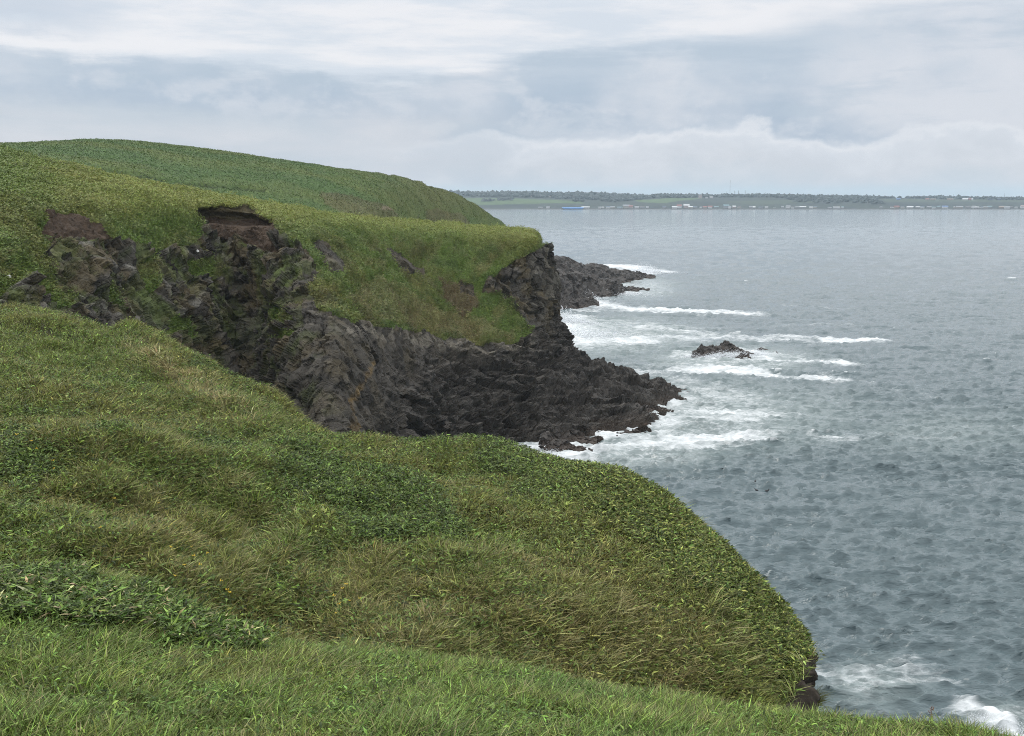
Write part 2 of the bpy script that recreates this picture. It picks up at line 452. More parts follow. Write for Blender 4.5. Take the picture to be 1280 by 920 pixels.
# the undercut below the turf and its smaller neighbour
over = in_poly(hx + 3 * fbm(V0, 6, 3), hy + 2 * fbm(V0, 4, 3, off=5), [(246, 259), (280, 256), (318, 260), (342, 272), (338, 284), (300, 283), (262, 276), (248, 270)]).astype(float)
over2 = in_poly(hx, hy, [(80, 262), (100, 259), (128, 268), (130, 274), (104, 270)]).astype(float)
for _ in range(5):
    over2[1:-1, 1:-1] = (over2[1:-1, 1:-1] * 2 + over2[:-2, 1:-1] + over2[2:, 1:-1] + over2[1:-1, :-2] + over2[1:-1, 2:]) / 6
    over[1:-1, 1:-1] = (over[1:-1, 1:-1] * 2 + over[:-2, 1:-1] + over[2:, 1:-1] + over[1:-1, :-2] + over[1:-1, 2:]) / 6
Nh = N0 * (1, 1, 0.15)
V = V0 + N0 * D[..., None] - Nh * (5.0 * over + 1.6 * over2)[..., None] * 1.0
N = grid_normals(V)
tone = 0.5 + 0.5 * fbm(V0, 16, 4, off=77)
rs = r2 * (1 - low) + r4 * low; rl = r1 * (1 - low) + r3 * low
rc = mixc(np.array((0.031, 0.028, 0.024)), np.array((0.094, 0.085, 0.071)), np.clip(tone * 0.7 + (rs - 0.5) * 0.45 + (rl - 0.5) * 0.45, 0, 1))
rc = mixc(rc, np.array((0.19, 0.18, 0.155)), sstep(rs, 0.78, 0.86) * 0.7 * sstep(V[..., 2], 22, 34) * sstep(hx, 330, 250))          # pale broken stones, with lit facets put into the colour
rc = mixc(rc, np.array((0.092, 0.074, 0.042)), sstep(fbm(V0, 6, 4, off=61), -0.05, 0.25) * 0.8 * (1 - 0.5 * nose) * sstep(V[..., 2], 12, 24))      # lichen and dry moss
rc = mixc(rc, np.array((0.058, 0.070, 0.026)), sstep(fbm(V0 * (1, 1, 0.5), 5, 5, 0.6, off=64), 0.0, 0.22) * 0.65 * sstep(hx, 440, 380) * sstep(V[..., 2], 10, 24))
rc = mixc(rc, np.array((0.105, 0.098, 0.08)), sstep(rs, 0.45, 0.8) * sstep(hx, 640, 670) * sstep(V[..., 2], 18, 24) * 0.6)
rc = mixc(rc, np.array((0.040, 0.0355, 0.031)) * (0.5 + 1.1 * rs[..., None]), low * 0.75)
rc = mixc(rc, np.array((0.062, 0.045, 0.033)), sstep(V[..., 2] + 1.5 * fbm(V0, 6, 3), 2.6, 0.8) * sstep(hx, 640, 720) * 0.55)  # weed-brown tide zone
rim = np.interp(hx, [420, 470, 520, 560, 600, 640, 665], [404, 410, 418, 428, 432, 430, 422]) + 7 + 8 * fbm(V0, 6, 3, off=95)
rc = mixc(rc, np.array((0.165, 0.148, 0.118)), np.exp(-((hy - rim) / 10) ** 2) * sstep(hx, 412, 436) * sstep(hx, 672, 650) * sstep(rs, 0.3, 0.75) * 0.8)      # weathered pale rim under the turf
seam_d, seam_a = poly_dist(hx, hy, [(462, 452), (452, 478), (440, 500), (437, 540)])
rc = mixc(rc, np.array((0.125, 0.088, 0.042)), sstep(seam_d + 7.0 * fbm(V0, 2.5, 4, 0.6), 3.0 + 5 * seam_a, 0.0) * 0.75 * (0.5 + rs))
gn = fbm(V0, 18, 4, off=50); gn2 = fbm(V0, 4.5, 4, off=51)
gcol = mixc(G_FRESH * 0.82, G_OLIVE * 0.85, sstep(gn, -0.15, 0.4))
gcol = mixc(gcol, np.array((0.15, 0.125, 0.055)), sstep(fbm(down, 4, 4, off=66), 0.0, 0.35) * 0.55 * sstep(hy, 288, 320))
gcol = mixc(gcol, G_DARK * 1.1, sstep(gn2, 0.0, 0.35) * 0.7)
gcol = mixc(gcol, np.array((0.07, 0.06, 0.028)), sstep(fbm(V0, 9, 5, 0.6, off=57), 0.08, 0.3) * 0.5 * sstep(hy, 290, 320))
gcol = mixc(gcol, G_STRAW * 0.6, in_poly(jx, jy, [(435, 372), (470, 400), (560, 420), (640, 425), (600, 400), (540, 385), (470, 345)]) * 0.35)
gcol = mixc(gcol, G_YEL * 0.95, sstep(hy - (250 + (hx - 150) * 0.075), 30, -2) * sstep(hx + 40 * fbm(V0, 14, 3, off=97), -60, 170) * (hx < 700) * 0.75)  # brighter light on the up-facing plateau, put into the colour as yellow-green
gcol = mixc(gcol, np.array((0.10, 0.07, 0.04)), brown_patch)
cc = mixc(rc, gcol, grass)
cc = mixc(cc, DIRT * (0.75 + 0.5 * (0.5 + fbm(V0, 3, 4, off=91))[..., None]), dirt)
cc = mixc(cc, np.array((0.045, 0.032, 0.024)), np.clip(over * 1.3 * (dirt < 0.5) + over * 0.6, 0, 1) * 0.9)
hm = grid_mesh("headland", V, cc, {"Wet": rk * (0.1 + 0.4 * low)})
hm.polygons.foreach_set("use_smooth", ((rk[:-1, :-1] + rk[1:, 1:]) < 1.2).ravel())          # broken rock keeps its hard edges
head = link("headland", hm, M_ROCK)
tag(head, kind='structure')
HEADV, HEADN, HEADG, HEADC = V, N, np.clip(grass - dirt - over, 0, 1), gcol
print("headland built")

# ------------------------------------------------------------------ rounded hill beyond the headland
crest = [(-330, 215, 400), (-150, 196, 430), (0, 184, 450), (90, 177, 468), (140, 175.5, 480), (190, 179, 490), (260, 188, 502), (330, 197, 515), (400, 207, 530), (460, 217.5, 545), (510, 227, 560), (548, 239, 575), (580, 253, 590), (605, 269, 605), (630, 290, 620), (660, 312, 635), (690, 338, 650)]
foot = [(-330, 235, 300), (-150, 225, 300), (0, 222, 305), (90, 232, 310), (140, 240, 315), (190, 247, 320), (260, 256, 325), (330, 264, 330), (390, 272, 335), (430, 282, 345), (470, 300, 370), (510, 325, 410), (545, 345, 450), (580, 355, 490), (610, 360, 530), (645, 365, 570), (690, 372, 600)]
rows = []
for k, t in enumerate((0, 0.3, 0.55, 0.8, 1.0)):
    r = []
    for (a, b) in zip(foot, crest):
        bulge = 5.0 * math.sin(math.pi * t)
        q = np.array(P(*a)) * (1 - t) + np.array(P(*b)) * t
        q[2] += bulge * (1 - 0.3 * t)
        r.append(q)
    rows.append(r)
rows.append([np.array(P(*b)) + (6, 40, -4) for b in crest])
rows.append([np.array(P(*b)) + (20, 110, -26) for b in crest])
rows.append([(P(*b)[0] + 40, P(*b)[1] + 180, -4) for b in crest])
rows.insert(0, [(P(*a)[0], P(*a)[1] - 22, -4 if i > 9 else P(*a)[2] - 12) for i, a in enumerate(foot)])
V0 = surface(np.array(rows, float), 330, 620)
N0 = grid_normals(V0)
D = 1.6 * fbm(V0, 40, 4, off=4) + 0.7 * fbm(V0, 5, 4, off=14)
hx, hy = project(V0)
gul = fbm(np.stack([V0[..., 0] + V0[..., 1] * 0.35, V0[..., 2] * 0.05, V0[..., 1] * 0.05], -1), 14, 3, ridged=True)
D += 1.4 * gul * sstep(hx, 380, 480)
tr_d, _ = poly_dist(hx, hy, [(30, 190), (75, 206), (150, 217), (230, 230), (330, 238)])
D -= 1.2 * sstep(tr_d, 2.5, 0.5)
V = V0 + N0 * D[..., None]
jx = hx + 10 * fbm(V0, 22, 4, off=3); jy = hy + 5 * fbm(V0, 22, 4, off=31)
gn = fbm(V0, 30, 5, 0.6, off=50)
gcol = mixc(np.array((0.070, 0.118, 0.038)), np.array((0.100, 0.132, 0.040)), sstep(gn, -0.3, 0.35))
gcol = mixc(gcol, np.array((0.09, 0.095, 0.034)), sstep(hx, 430, 560) * sstep(hy, 300, 240) * 0.8)
brown = np.maximum(in_poly(jx, jy, [(395, 238), (430, 242), (490, 262), (510, 300), (440, 272), (405, 252)]), in_poly(jx, jy, [(530, 262), (575, 268), (600, 300), (520, 300)]))
gcol = mixc(gcol, np.array((0.105, 0.080, 0.045)), brown * 0.5)
sc_d, _ = poly_dist(jx, jy, [(478, 262), (486, 266), (493, 271)])
gcol = mixc(gcol, np.array((0.19, 0.155, 0.105)), sstep(sc_d, 2.0, 0.4))
gcol = mixc(gcol, np.array((0.035, 0.05, 0.024)), sstep(tr_d, 2.2, 0.7) * 0.8)
rockm = sstep(V[..., 2] + 4 * fbm(V0, 10, 3), 14, 8)
gcol = mixc(gcol, np.array((0.075, 0.068, 0.065)), rockm)
hill = link("hill", grid_mesh("hill", V, gcol, {"Wet": rockm * 0.3}), M_GROUND); tag(hill, kind='structure')
HILLV, HILLN, HILLC, HILLG = V, grid_normals(V), gcol, 1 - rockm
print("hill built")


# ------------------------------------------------------------------ rocks
def rock_ridge(name, line, label, cat, group=None, half=6.0, shape=(0.25, 0.7), size=2.5, amp=0.8, nr=90, nc=160, tint=(0.052, 0.046, 0.041), brown=True):
    """a rock ridge: line = (px, py of its top, d) along the crest; both sides fall to below the water"""
    rows = [[], [], [], [], [], [], []]
    for (px, py, d) in line:
        x, y, z = P(px, py, d)
        h = max(z, 0.2)
        wv = half * (0.35 + 0.65 * min(1.0, h / 6.0))
        rows[0].append((x, y - wv * 1.25, -2.0)); rows[1].append((x, y - wv, 0.2)); rows[2].append((x, y - wv * 0.55, h * 0.55))
        rows[3].append((x, y, h)); rows[4].append((x, y + wv * 0.5, h * 0.7)); rows[5].append((x, y + wv * 0.9, 0.2)); rows[6].append((x, y + wv * 1.2, -2.0))
    V0 = surface(np.array(rows, float), nr, nc); N0 = grid_normals(V0)
    a, ra, _ = blocks(V0 + line[0][0], (size, size, size * 0.9)); b, rb, _ = blocks(V0 + 5.5, (size * 0.4,) * 3)
    D = amp * (1.3 * a + 0.5 * b + 0.9 * fbm(V0 * (1, 1, 1.6), size * 2.2, 4, ridged=True) - 0.3)
    V = V0 + N0 * D[..., None]
    c = np.array(tint) * (0.6 + 0.5 * ra + 0.4 * rb)[..., None]
    if brown: c = mixc(c, np.array((0.062, 0.045, 0.034)), sstep(V[..., 2] + fbm(V0, 3, 3), 1.6, 0.5) * 0.5)
    o = link(name, grid_mesh(name, V, c, {"Wet": np.full(V.shape[:2], 0.6)}, smooth=False), M_ROCK)
    return tag(o, label, cat, group)


rock_ridge("rock_ledge", [(640, 318, 660), (680, 318, 672), (698, 320.5, 680), (715, 325, 690), (730, 332, 700), (745, 330, 712), (757, 332, 722), (766, 337, 735), (778, 338, 748), (796, 341, 760), (808, 344, 770), (818, 348, 775)],
           "long dark rock ledge, farther of the two past the headland tip", "rock ledge", half=26, size=4, amp=1.0)
rock_ridge("rock_ledge", [(640, 335, 560), (690, 336, 575), (705, 340, 590), (722, 343, 605), (735, 345, 618), (748, 350, 630), (762, 350, 640), (775, 357, 650), (786, 363, 660), (796, 367, 662)],
           "dark sloping surf-beaten ledge, nearer of the two past the headland tip", "rock ledge", half=24, size=5, amp=1.6)
rock_ridge("rock_ledge", [(668, 372, 545), (690, 371, 550), (702, 372, 552), (716, 376, 556), (728, 372, 560), (740, 373, 562), (748, 378, 562)],
           "low flat dark rock at the waterline below the sloping ledges, surf at its right end", "rock ledge", half=10, size=3, amp=0.9)
rock_ridge("sea_rock", [(786, 361, 662), (793, 360, 664), (800, 359.5, 664), (806, 364, 662), (812, 366, 662)],
           "tiny dark rock off the end of the nearer sloping ledge, ringed by foam", "rock", half=5, size=2.5, amp=0.7, nr=50, nc=60)
rock_ridge("sea_rock", [(698, 421, 430), (702, 415, 432), (705, 412.5, 432), (708, 415, 432), (711, 421, 430)],
           "small pointed rock in the white surf below the headland tip", "rock", half=3, size=1.6, amp=0.35, nr=40, nc=50)
rock_ridge("sea_rock", [(676, 405, 420), (685, 393, 425), (694, 392, 428), (700, 397, 428), (702, 407, 424)],
           "dark squat rock against the foot of the headland tip, washed by white surf", "rock", half=6, size=2.0, amp=0.6, nr=50, nc=60)
RG = "rocks of the islet out in the bay"
rock_ridge("sea_rock", [(865, 446, 378), (870, 440, 380), (877, 433, 383), (884, 432, 384), (891, 432, 385), (898, 434, 386), (903, 441, 384), (905, 447, 380)],
           "square-topped dark rock at the left end of the islet in the bay", "rock", RG, half=4.5, size=2.0, amp=0.6, nr=70, nc=80)
rock_ridge("sea_rock", [(899, 438, 392), (903, 428, 394), (906, 426, 394), (911, 427.5, 394), (917, 432, 392), (924, 435, 390), (931, 438, 388), (937, 441, 386), (940, 444, 384)],
           "peaked dark rock sloping down to the right, tallest of the islet in the bay", "rock", RG, half=4.0, size=1.8, amp=0.5, nr=70, nc=90)
rock_ridge("sea_rock", [(920, 450, 374), (923, 443.5, 376), (928, 441.5, 377), (934, 443, 377), (938, 448, 375)],
           "low streaming-wet rock in front of the islet's peaked rock", "rock", RG, half=2.5, size=1.3, amp=0.4, nr=50, nc=60)
rock_ridge("sea_rock", [(947, 440, 396), (951, 435.5, 397), (957, 437, 396), (963, 438.5, 394), (967, 442, 392), (971, 446, 390)],
           "thin low dark rock apart at the right end of the islet in the bay", "rock", RG, half=2.0, size=1.3, amp=0.35, nr=50, nc=70)
# rocks at the foot of the headland, each with water round it
FG = "rocks at the foot of the headland"
rock_ridge("shore_rock", [(770, 547, 250), (782, 540, 252), (798, 541, 253), (812, 546, 252), (826, 550, 250)],
           "long low brown rock spit pointing right, foam on both sides, below the headland", "rock", FG, half=3.2, size=1.8, amp=0.5)
rock_ridge("shore_rock", [(676, 560, 238), (684, 541, 243), (695, 534, 246), (706, 535, 247), (720, 540, 246), (737, 549, 243), (746, 553, 241)],
           "dark humped rock with white water pouring down its left side, below the headland", "rock", FG, half=5, size=2.0, amp=0.6)
rock_ridge("shore_rock", [(680, 566, 236), (694, 550, 237), (708, 551, 237), (722, 556, 236), (734, 563, 235), (740, 570, 234)],
           "rounded dark rock lowest of those under the headland, just above the grassy crest", "rock", FG, half=4, size=1.8, amp=0.5)
rock_ridge("shore_rock", [(752, 530, 262), (768, 522, 265), (782, 520, 266), (796, 524, 265), (808, 531, 262)],
           "reddish brown weed-covered rock beside the tidal channel, below the headland", "rock", FG, half=4.5, size=1.8, amp=0.6, tint=(0.062, 0.046, 0.036))
rock_ridge("shore_rock", [(782, 515, 272), (798, 506, 278), (812, 508, 280), (824, 514, 281), (834, 521, 280), (840, 526, 278)],
           "dark wedge of rock with a sharp right point, below the headland", "rock", FG, half=5, size=2.2, amp=0.6)
rock_ridge("shore_rock", [(800, 478, 312), (812, 475, 314), (826, 482, 313), (840, 486, 312), (852, 486, 311), (864, 489, 309)],
           "thin flat rock tongue reaching farthest right from the headland", "rock", FG, half=4, size=2.2, amp=0.5)
rock_ridge("shore_rock", [(800, 497, 292), (815, 490, 297), (828, 492, 298), (838, 499, 296), (842, 504, 292)],
           "small dark rock between the flat tongue and the wedge, below the headland", "rock", FG, half=4, size=2.0, amp=0.5)
print("rocks built")

# ------------------------------------------------------------------ grassy slopes on the near side
MID = [  # columns left to right: gully bottom, foot, face, crest, far side
    [P(-330, 800, 30), P(-330, 700, 38), P(-330, 610, 46), P(-330, 530, 58), P(-330, 440, 80), P(-330, 372, 108), P(-330, 385, 120), P(-330, 460, 128), Pz(-330, -3, 150)],
    [P(-100, 800, 31), P(-100, 695, 38), P(-100, 605, 46), P(-100, 525, 58), P(-100, 440, 79), P(-100, 375, 108), P(-100, 390, 120), P(-100, 470, 126), Pz(-100, -3, 145)],
    [P(0, 800, 31.5), P(0, 695, 38), P(0, 605, 46), P(0, 525, 58), P(0, 445, 80), P(0, 383, 108), P(0, 400, 118), P(0, 480, 124), Pz(0, -3, 140)],
    [P(120, 815, 32), P(120, 720, 38), P(120, 620, 46), P(120, 535, 58), P(120, 465, 78), P(120, 410, 104), P(120, 430, 112), P(125, 520, 118), Pz(120, -3, 136)],
    [P(240, 830, 32.5), P(240, 750, 38), P(240, 645, 46), P(240, 560, 58), P(235, 490, 76), P(225, 442, 98), P(235, 465, 105), P(245, 560, 110), Pz(240, -3, 132)],
    [P(330, 850, 33), P(330, 780, 38), P(330, 670, 46), P(330, 590, 57), P(325, 525, 72), P(315, 482, 92), P(330, 505, 98), P(340, 600, 104), Pz(335, -3, 128)],
    [P(420, 860, 33.5), P(420, 795, 38.5), P(420, 690, 45), P(420, 615, 54), P(420, 570, 64), P(410, 541, 77), P(415, 556, 84), P(425, 640, 92), Pz(420, -3, 124)],
    [P(560, 880, 34), P(560, 815, 38.5), P(560, 720, 44), P(560, 650, 50), P(560, 598, 59), P(560, 560, 71), P(560, 575, 78), P(560, 680, 86), Pz(560, -3, 116)],
    [P(690, 900, 34.5), P(690, 835, 38.8), P(690, 750, 43), P(690, 675, 49), P(690, 615, 56), P(690, 573, 65), P(690, 590, 71), P(690, 700, 78), Pz(690, -3, 104)],
    [P(800, 930, 35), P(800, 865, 39), P(800, 785, 42.5), P(797, 710, 47), P(793, 640, 53), P(782, 592, 60), P(792, 610, 65), P(795, 720, 71), Pz(800, -3, 92)],
    [P(890, 960, 35.5), P(890, 890, 39.5), P(892, 820, 42.5), P(893, 760, 46), P(890, 712, 50), P(880, 672, 55), P(888, 690, 59), P(888, 790, 64), Pz(885, -3, 80)],
    [P(955, 990, 36), P(957, 915, 40), P(960, 860, 42.8), P(962, 815, 45.5), P(959, 780, 48), P(949, 746, 51), P(962, 765, 55), P(960, 850, 58), Pz(950, -3, 72)],
    [P(993, 1040, 37), P(995, 945, 40.5), P(998, 890, 43), P(999, 850, 45), P(996, 820, 46.5), P(988, 795, 48.5), P(1001, 820, 51), P(995, 920, 54), Pz(985, -3, 66)],
    [P(1008, 1100, 39), P(1008, 1000, 41.5), P(1006, 930, 43.5), P(1003, 888, 45.5), P(999, 850, 47), P(992, 820, 49), P(1000, 860, 51), P(990, 960, 53), Pz(985, -3, 62)],
    [Pz(1010, 12, 43), Pz(1008, 18, 45), Pz(1002, 24, 47), Pz(998, 27, 48.5), Pz(992, 29, 50), Pz(985, 29, 52), Pz(980, 26, 54), Pz(975, 15, 56), Pz(975, -3, 60)],
    [Pz(1030, -3, 44), Pz(1025, -3, 46), Pz(1020, -3, 48), Pz(1015, -3, 50), Pz(1005, -3, 52), Pz(1000, -3, 54), Pz(995, -3, 56), Pz(990, -3, 58), Pz(985, -3, 60)],
]
V0 = surface(np.array(MID).transpose(1, 0, 2), 520, 620)
N0 = grid_normals(V0)
hx, hy = project(V0)
D = 1.3 * fbm(V0, 9, 4, off=2) + 0.95 * fbm(V0 * (1, 0.7, 1), 3.4, 3, off=6) - 0.3
jx = hx + 22 * fbm(V0, 4, 3, off=3); jy = hy + 16 * fbm(V0, 4, 3, off=31)
D = D * (1 - 0.65 * sstep(hx, 540, 700)) - sstep(V0[..., 2], 22, 30) * 0.30 * sstep(hx, 540, 700) * (1 - sstep(hx, 840, 900))
for ln_, up_h, wd_ in (([(-200, 535), (40, 548), (180, 562), (330, 600)], 0.8, 26), ([(-200, 640), (60, 650), (200, 690)], 0.5, 22)):
    fd_, _ = poly_dist(hx + 30 * fbm(V0, 6, 3, off=62), hy + 18 * fbm(V0, 6, 3, off=63), ln_)
    D += up_h * np.exp(-(fd_ / wd_) ** 2)                               # lips where the slope breaks
    fd_, _ = poly_dist(hx + 30 * fbm(V0, 6, 3, off=62), hy - 52 + 18 * fbm(V0, 6, 3, off=63), ln_)
    D -= 0.9 * up_h * np.exp(-(fd_ / wd_) ** 2)
spur_d, spur_a = poly_dist(hx, hy, [(165, 430), (215, 462), (265, 498), (330, 530)])
D += 0.9 * sstep(spur_d, 30, 5)
cliffm = in_poly(hx + 6 * fbm(V0, 1.2, 3), hy + 6 * fbm(V0, 1.2, 3, off=4), [(990, 830), (1060, 808), (1060, 1100), (955, 1100), (970, 900), (984, 864)]).astype(float)
cliffm = np.maximum(cliffm, sstep(N0[..., 2], 0.35, 0.15) * (V0[..., 2] < 30))
bb, rr, _ = blocks(V0, (0.9, 0.9, 1.1)); bb2, rr2, _ = blocks(V0 + 4, (3.0, 3.0, 3.5))
D = D * (1 - cliffm) + cliffm * (0.5 * bb + 0.7 * bb2 + 0.5 * fbm(V0, 1.2, 4, 0.6, off=21, ridged=True))
V = V0 + N0 * D[..., None]
gn = fbm(V0, 8, 4, off=50)
mcol = mixc(np.array((0.022, 0.024, 0.011)), np.array((0.036, 0.032, 0.016)), sstep(gn, -0.3, 0.3))  # dark soil, darkened further so gaps between tufts look shaded
mcol = mixc(mcol, np.array((0.052, 0.042, 0.032)) * (0.5 + 1.0 * rr[..., None]), cliffm)
mid = link("hillside", grid_mesh("hillside", V, mcol, {"Wet": 0 * cliffm}), M_GROUND); tag(mid, kind='structure')
MIDV, MIDN, MIDB = V, grid_normals(V), 1 - cliffm

FORE = [
    [Pz(-500, 48.4, -6), Pz(-800, 48.3, 1.5), P(-400, 1100, 11), P(-400, 960, 15), P(-380, 840, 20), P(-380, 745, 26), P(-380, 790, 28.5), P(-380, 860, 31)],
    [Pz(-200, 48.4, -6), Pz(-300, 48.3, 1.5), P(-120, 1090, 11), P(-120, 950, 15), P(-120, 820, 20.5), P(-120, 730, 26), P(-120, 780, 28.5), P(-120, 860, 31)],
    [Pz(100, 48.4, -6), Pz(60, 48.3, 1.5), P(0, 1080, 11.5), P(0, 950, 15), P(0, 815, 20.5), P(5, 735, 25.5), P(0, 775, 28.5), P(0, 860, 31)],
    [Pz(250, 48.4, -6), Pz(200, 48.3, 1.5), P(130, 1080, 11.5), P(130, 950, 15), P(130, 825, 20.5), P(130, 735, 26), P(130, 775, 29), P(130, 870, 31.5)],
    [Pz(350, 48.4, -6), Pz(300, 48.3, 1.5), P(260, 1080, 12), P(260, 955, 15.5), P(260, 855, 20.5), P(265, 797, 25.5), P(265, 830, 28.5), P(265, 900, 31.5)],
    [Pz(500, 48.4, -6), Pz(480, 48.3, 1.5), P(420, 1080, 12), P(420, 960, 15.5), P(420, 875, 20.5), P(420, 826, 25.5), P(420, 850, 28.5), P(420, 920, 32)],
    [Pz(640, 48.4, -6), Pz(640, 48.3, 1.5), P(600, 1090, 12), P(600, 975, 15.5), P(600, 895, 20.5), P(600, 846, 25.5), P(600, 870, 28.5), P(600, 940, 32)],
    [Pz(800, 48.4, -6), Pz(850, 48.3, 1.5), P(780, 1100, 12), P(780, 990, 15.5), P(780, 920, 20), P(780, 878, 24.5), P(780, 905, 28), P(780, 980, 32)],
    [Pz(950, 48.3, -6), Pz(1000, 48.2, 1.5), P(940, 1110, 12), P(940, 1010, 15.5), P(940, 942, 19.5), P(940, 904, 23.5), P(940, 945, 27), P(940, 1020, 32)],
    [Pz(1100, 48.2, -6), Pz(1150, 48.0, 1.5), P(1080, 1120, 12), P(1080, 1020, 15.5), P(1080, 955, 19), P(1080, 924, 22.5), P(1080, 980, 26), P(1080, 1080, 32)],
    [Pz(1300, 48.0, -6), Pz(1350, 47.8, 1.5), P(1210, 1130, 12), P(1210, 1030, 15.5), P(1210, 968, 18.5), P(1210, 938, 21.5), P(1215, 1020, 25), P(1225, 1200, 30)],
    [Pz(1600, 47.6, -6), Pz(1700, 47.3, 1.5), P(1340, 1160, 12), P(1340, 1070, 15.5), P(1340, 1000, 18), P(1340, 980, 20.5), P(1350, 1100, 23), Pz(1400, 25, 26)],
    [Pz(2000, 45.0, -6), Pz(2600, 44, 1.5), P(1500, 1300, 12), P(1500, 1250, 15), P(1500, 1220, 17), P(1500, 1230, 19), Pz(1500, 28, 21), Pz(1500, 10, 23)],
]
V0 = surface(np.array(FORE).transpose(1, 0, 2), 420, 460)
N0 = grid_normals(V0)
D = 0.14 * fbm(V0, 3.2, 4, off=12) + 0.08 * fbm(V0, 0.8, 3, off=16)
V = V0 + N0 * D[..., None]
fcol = mixc(np.array((0.022, 0.026, 0.012)), np.array((0.036, 0.034, 0.017)), sstep(fbm(V0, 3, 4, off=50), -0.3, 0.3))  # dark soil here too, with shade between the blades put into its colour
fore = link("foreground_slope", grid_mesh("foreground_slope", V, fcol, {"Wet": np.zeros(V.shape[:2])}), M_GROUND); tag(fore, kind='structure')
FOREV, FOREN = V, grid_normals(V)
print("slopes built")


# ------------------------------------------------------------------ vegetation
def scatter(V, N, weight, n):
    """n points on a grid surface, density following area x weight; only where the slope can be seen from the path. returns point, normal, fractional grid place"""
    a = np.linalg.norm(np.cross(V[1:, :-1] - V[:-1, :-1], V[:-1, 1:] - V[:-1, :-1]), axis=-1)
    wc = a * (weight[:-1, :-1] + weight[1:, 1:]) * 0.5
    cs = np.cumsum(wc.ravel()); pick = np.searchsorted(cs, rng.random(n) * cs[-1])
    i, j = np.divmod(pick, V.shape[1] - 1)
    u, v = rng.random((2, n, 1))
    def bl(A):
        return (A[i, j] * (1 - u) * (1 - v) + A[i, j + 1] * u * (1 - v) + A[i + 1, j] * (1 - u) * v + A[i + 1, j + 1] * u * v)
    p, nn = bl(V), bl(N)
    nn /= np.linalg.norm(nn, axis=1, keepdims=True)
    nn = np.where(nn[:, 2:3] < -0.2, -nn, nn)
    return p, nn, (i, j)


def view_weight(V, N, near, power=2.0, back=0.04):
    px, py = project(V)
    d = np.linalg.norm(V - (0, 0, EYE), axis=-1)
    vis = ((px > -60) & (px < 1340) & (py > -60) & (py < 1000) & (V[..., 1] > 5))
    face = np.sum(N * ((0, 0, EYE) - V), axis=-1) / d
    return np.clip(near / d, 0, 1) ** power * np.where(vis, 1.0, 0.03) * np.where(face > -0.22, 1.0, back)


def unit(a):
    return a / np.maximum(np.linalg.norm(a, axis=-1, keepdims=True), 1e-9)


def ribbons(name, root, up, lean, droop, length, width, color, seg, mat, tip=None, parent=None):
    """curved tapering blades, one strip each, all in one mesh"""
    n = len(root)
    side = unit(np.cross(up, rng.normal(size=(n, 3)) + 1e-3))
    ts = np.linspace(0, 1, seg + 1)
    vs, cs = [], []
    tipc = color if tip is None else tip
    for k, t in enumerate(ts):
        c = root + length[:, None] * (up * (t * (1 - 0.45 * droop * t))[:, None] + lean * (droop * t * t)[:, None])
        cc = color + (tipc - color) * (t * t)
        if k < seg:
            wv = (width * (1 - t ** 1.6) * (0.75 + 0.6 * t))[:, None] * 0.5
            vs += [c - side * wv, c + side * wv]; cs += [cc, cc]
        else:
            vs.append(c); cs.append(cc)
    vp = 2 * seg + 1
    Vv = np.stack(vs, 1).reshape(-1, 3); Cc = np.stack(cs, 1).reshape(-1, 3)
    pat = []
    st = []
    for k in range(seg - 1):
        st.append(len(pat)); pat += [2 * k, 2 * k + 1, 2 * k + 3, 2 * k + 2]
    st.append(len(pat)); pat += [2 * seg - 2, 2 * seg - 1, 2 * seg]
    pat = np.array(pat); st = np.array(st)
    loops = (np.arange(n)[:, None] * vp + pat[None]).ravel()
    starts = (np.arange(n)[:, None] * len(pat) + st[None]).ravel()
    return link(name, raw_mesh(name, Vv, loops, starts, Cc), mat, parent)


def leaves(name, centre, axis, nrm, length, width, color, mat, parent=None):
    """pointed leaves with a slight fold, 5 corners, all in one mesh"""
    n = len(centre)
    side = unit(np.cross(axis, nrm)); nr = np.cross(side, axis)
    L, W = length[:, None], width[:, None]
    a = centre; b = centre + axis * L * 0.4 + side * W * 0.5 + nr * W * 0.15; c = centre + axis * L - nr * L * 0.22
    d = centre + axis * L * 0.4 - side * W * 0.5 + nr * W * 0.15; m = centre + axis * L * 0.5 - nr * L * 0.02
    Vv = np.stack([a, b, c, d, m], 1).reshape(-1, 3)
    Cc = np.repeat(color, 5, 0)
    pat = np.array([0, 1, 4, 1, 2, 4, 2, 3, 4, 3, 0, 4]); st = np.array([0, 3, 6, 9])
    return link(name, raw_mesh(name, Vv, (np.arange(n)[:, None] * 5 + pat).ravel(), (np.arange(n)[:, None] * 12 + st).ravel(), Cc, smooth=False), mat, parent)


def horiz(n, mx=0.0, my=0.0, spread=1.0):
    a = rng.random(n) * 2 * math.pi
    return np.stack([np.cos(a) * spread + mx, np.sin(a) * spread + my, np.zeros(n)], -1)


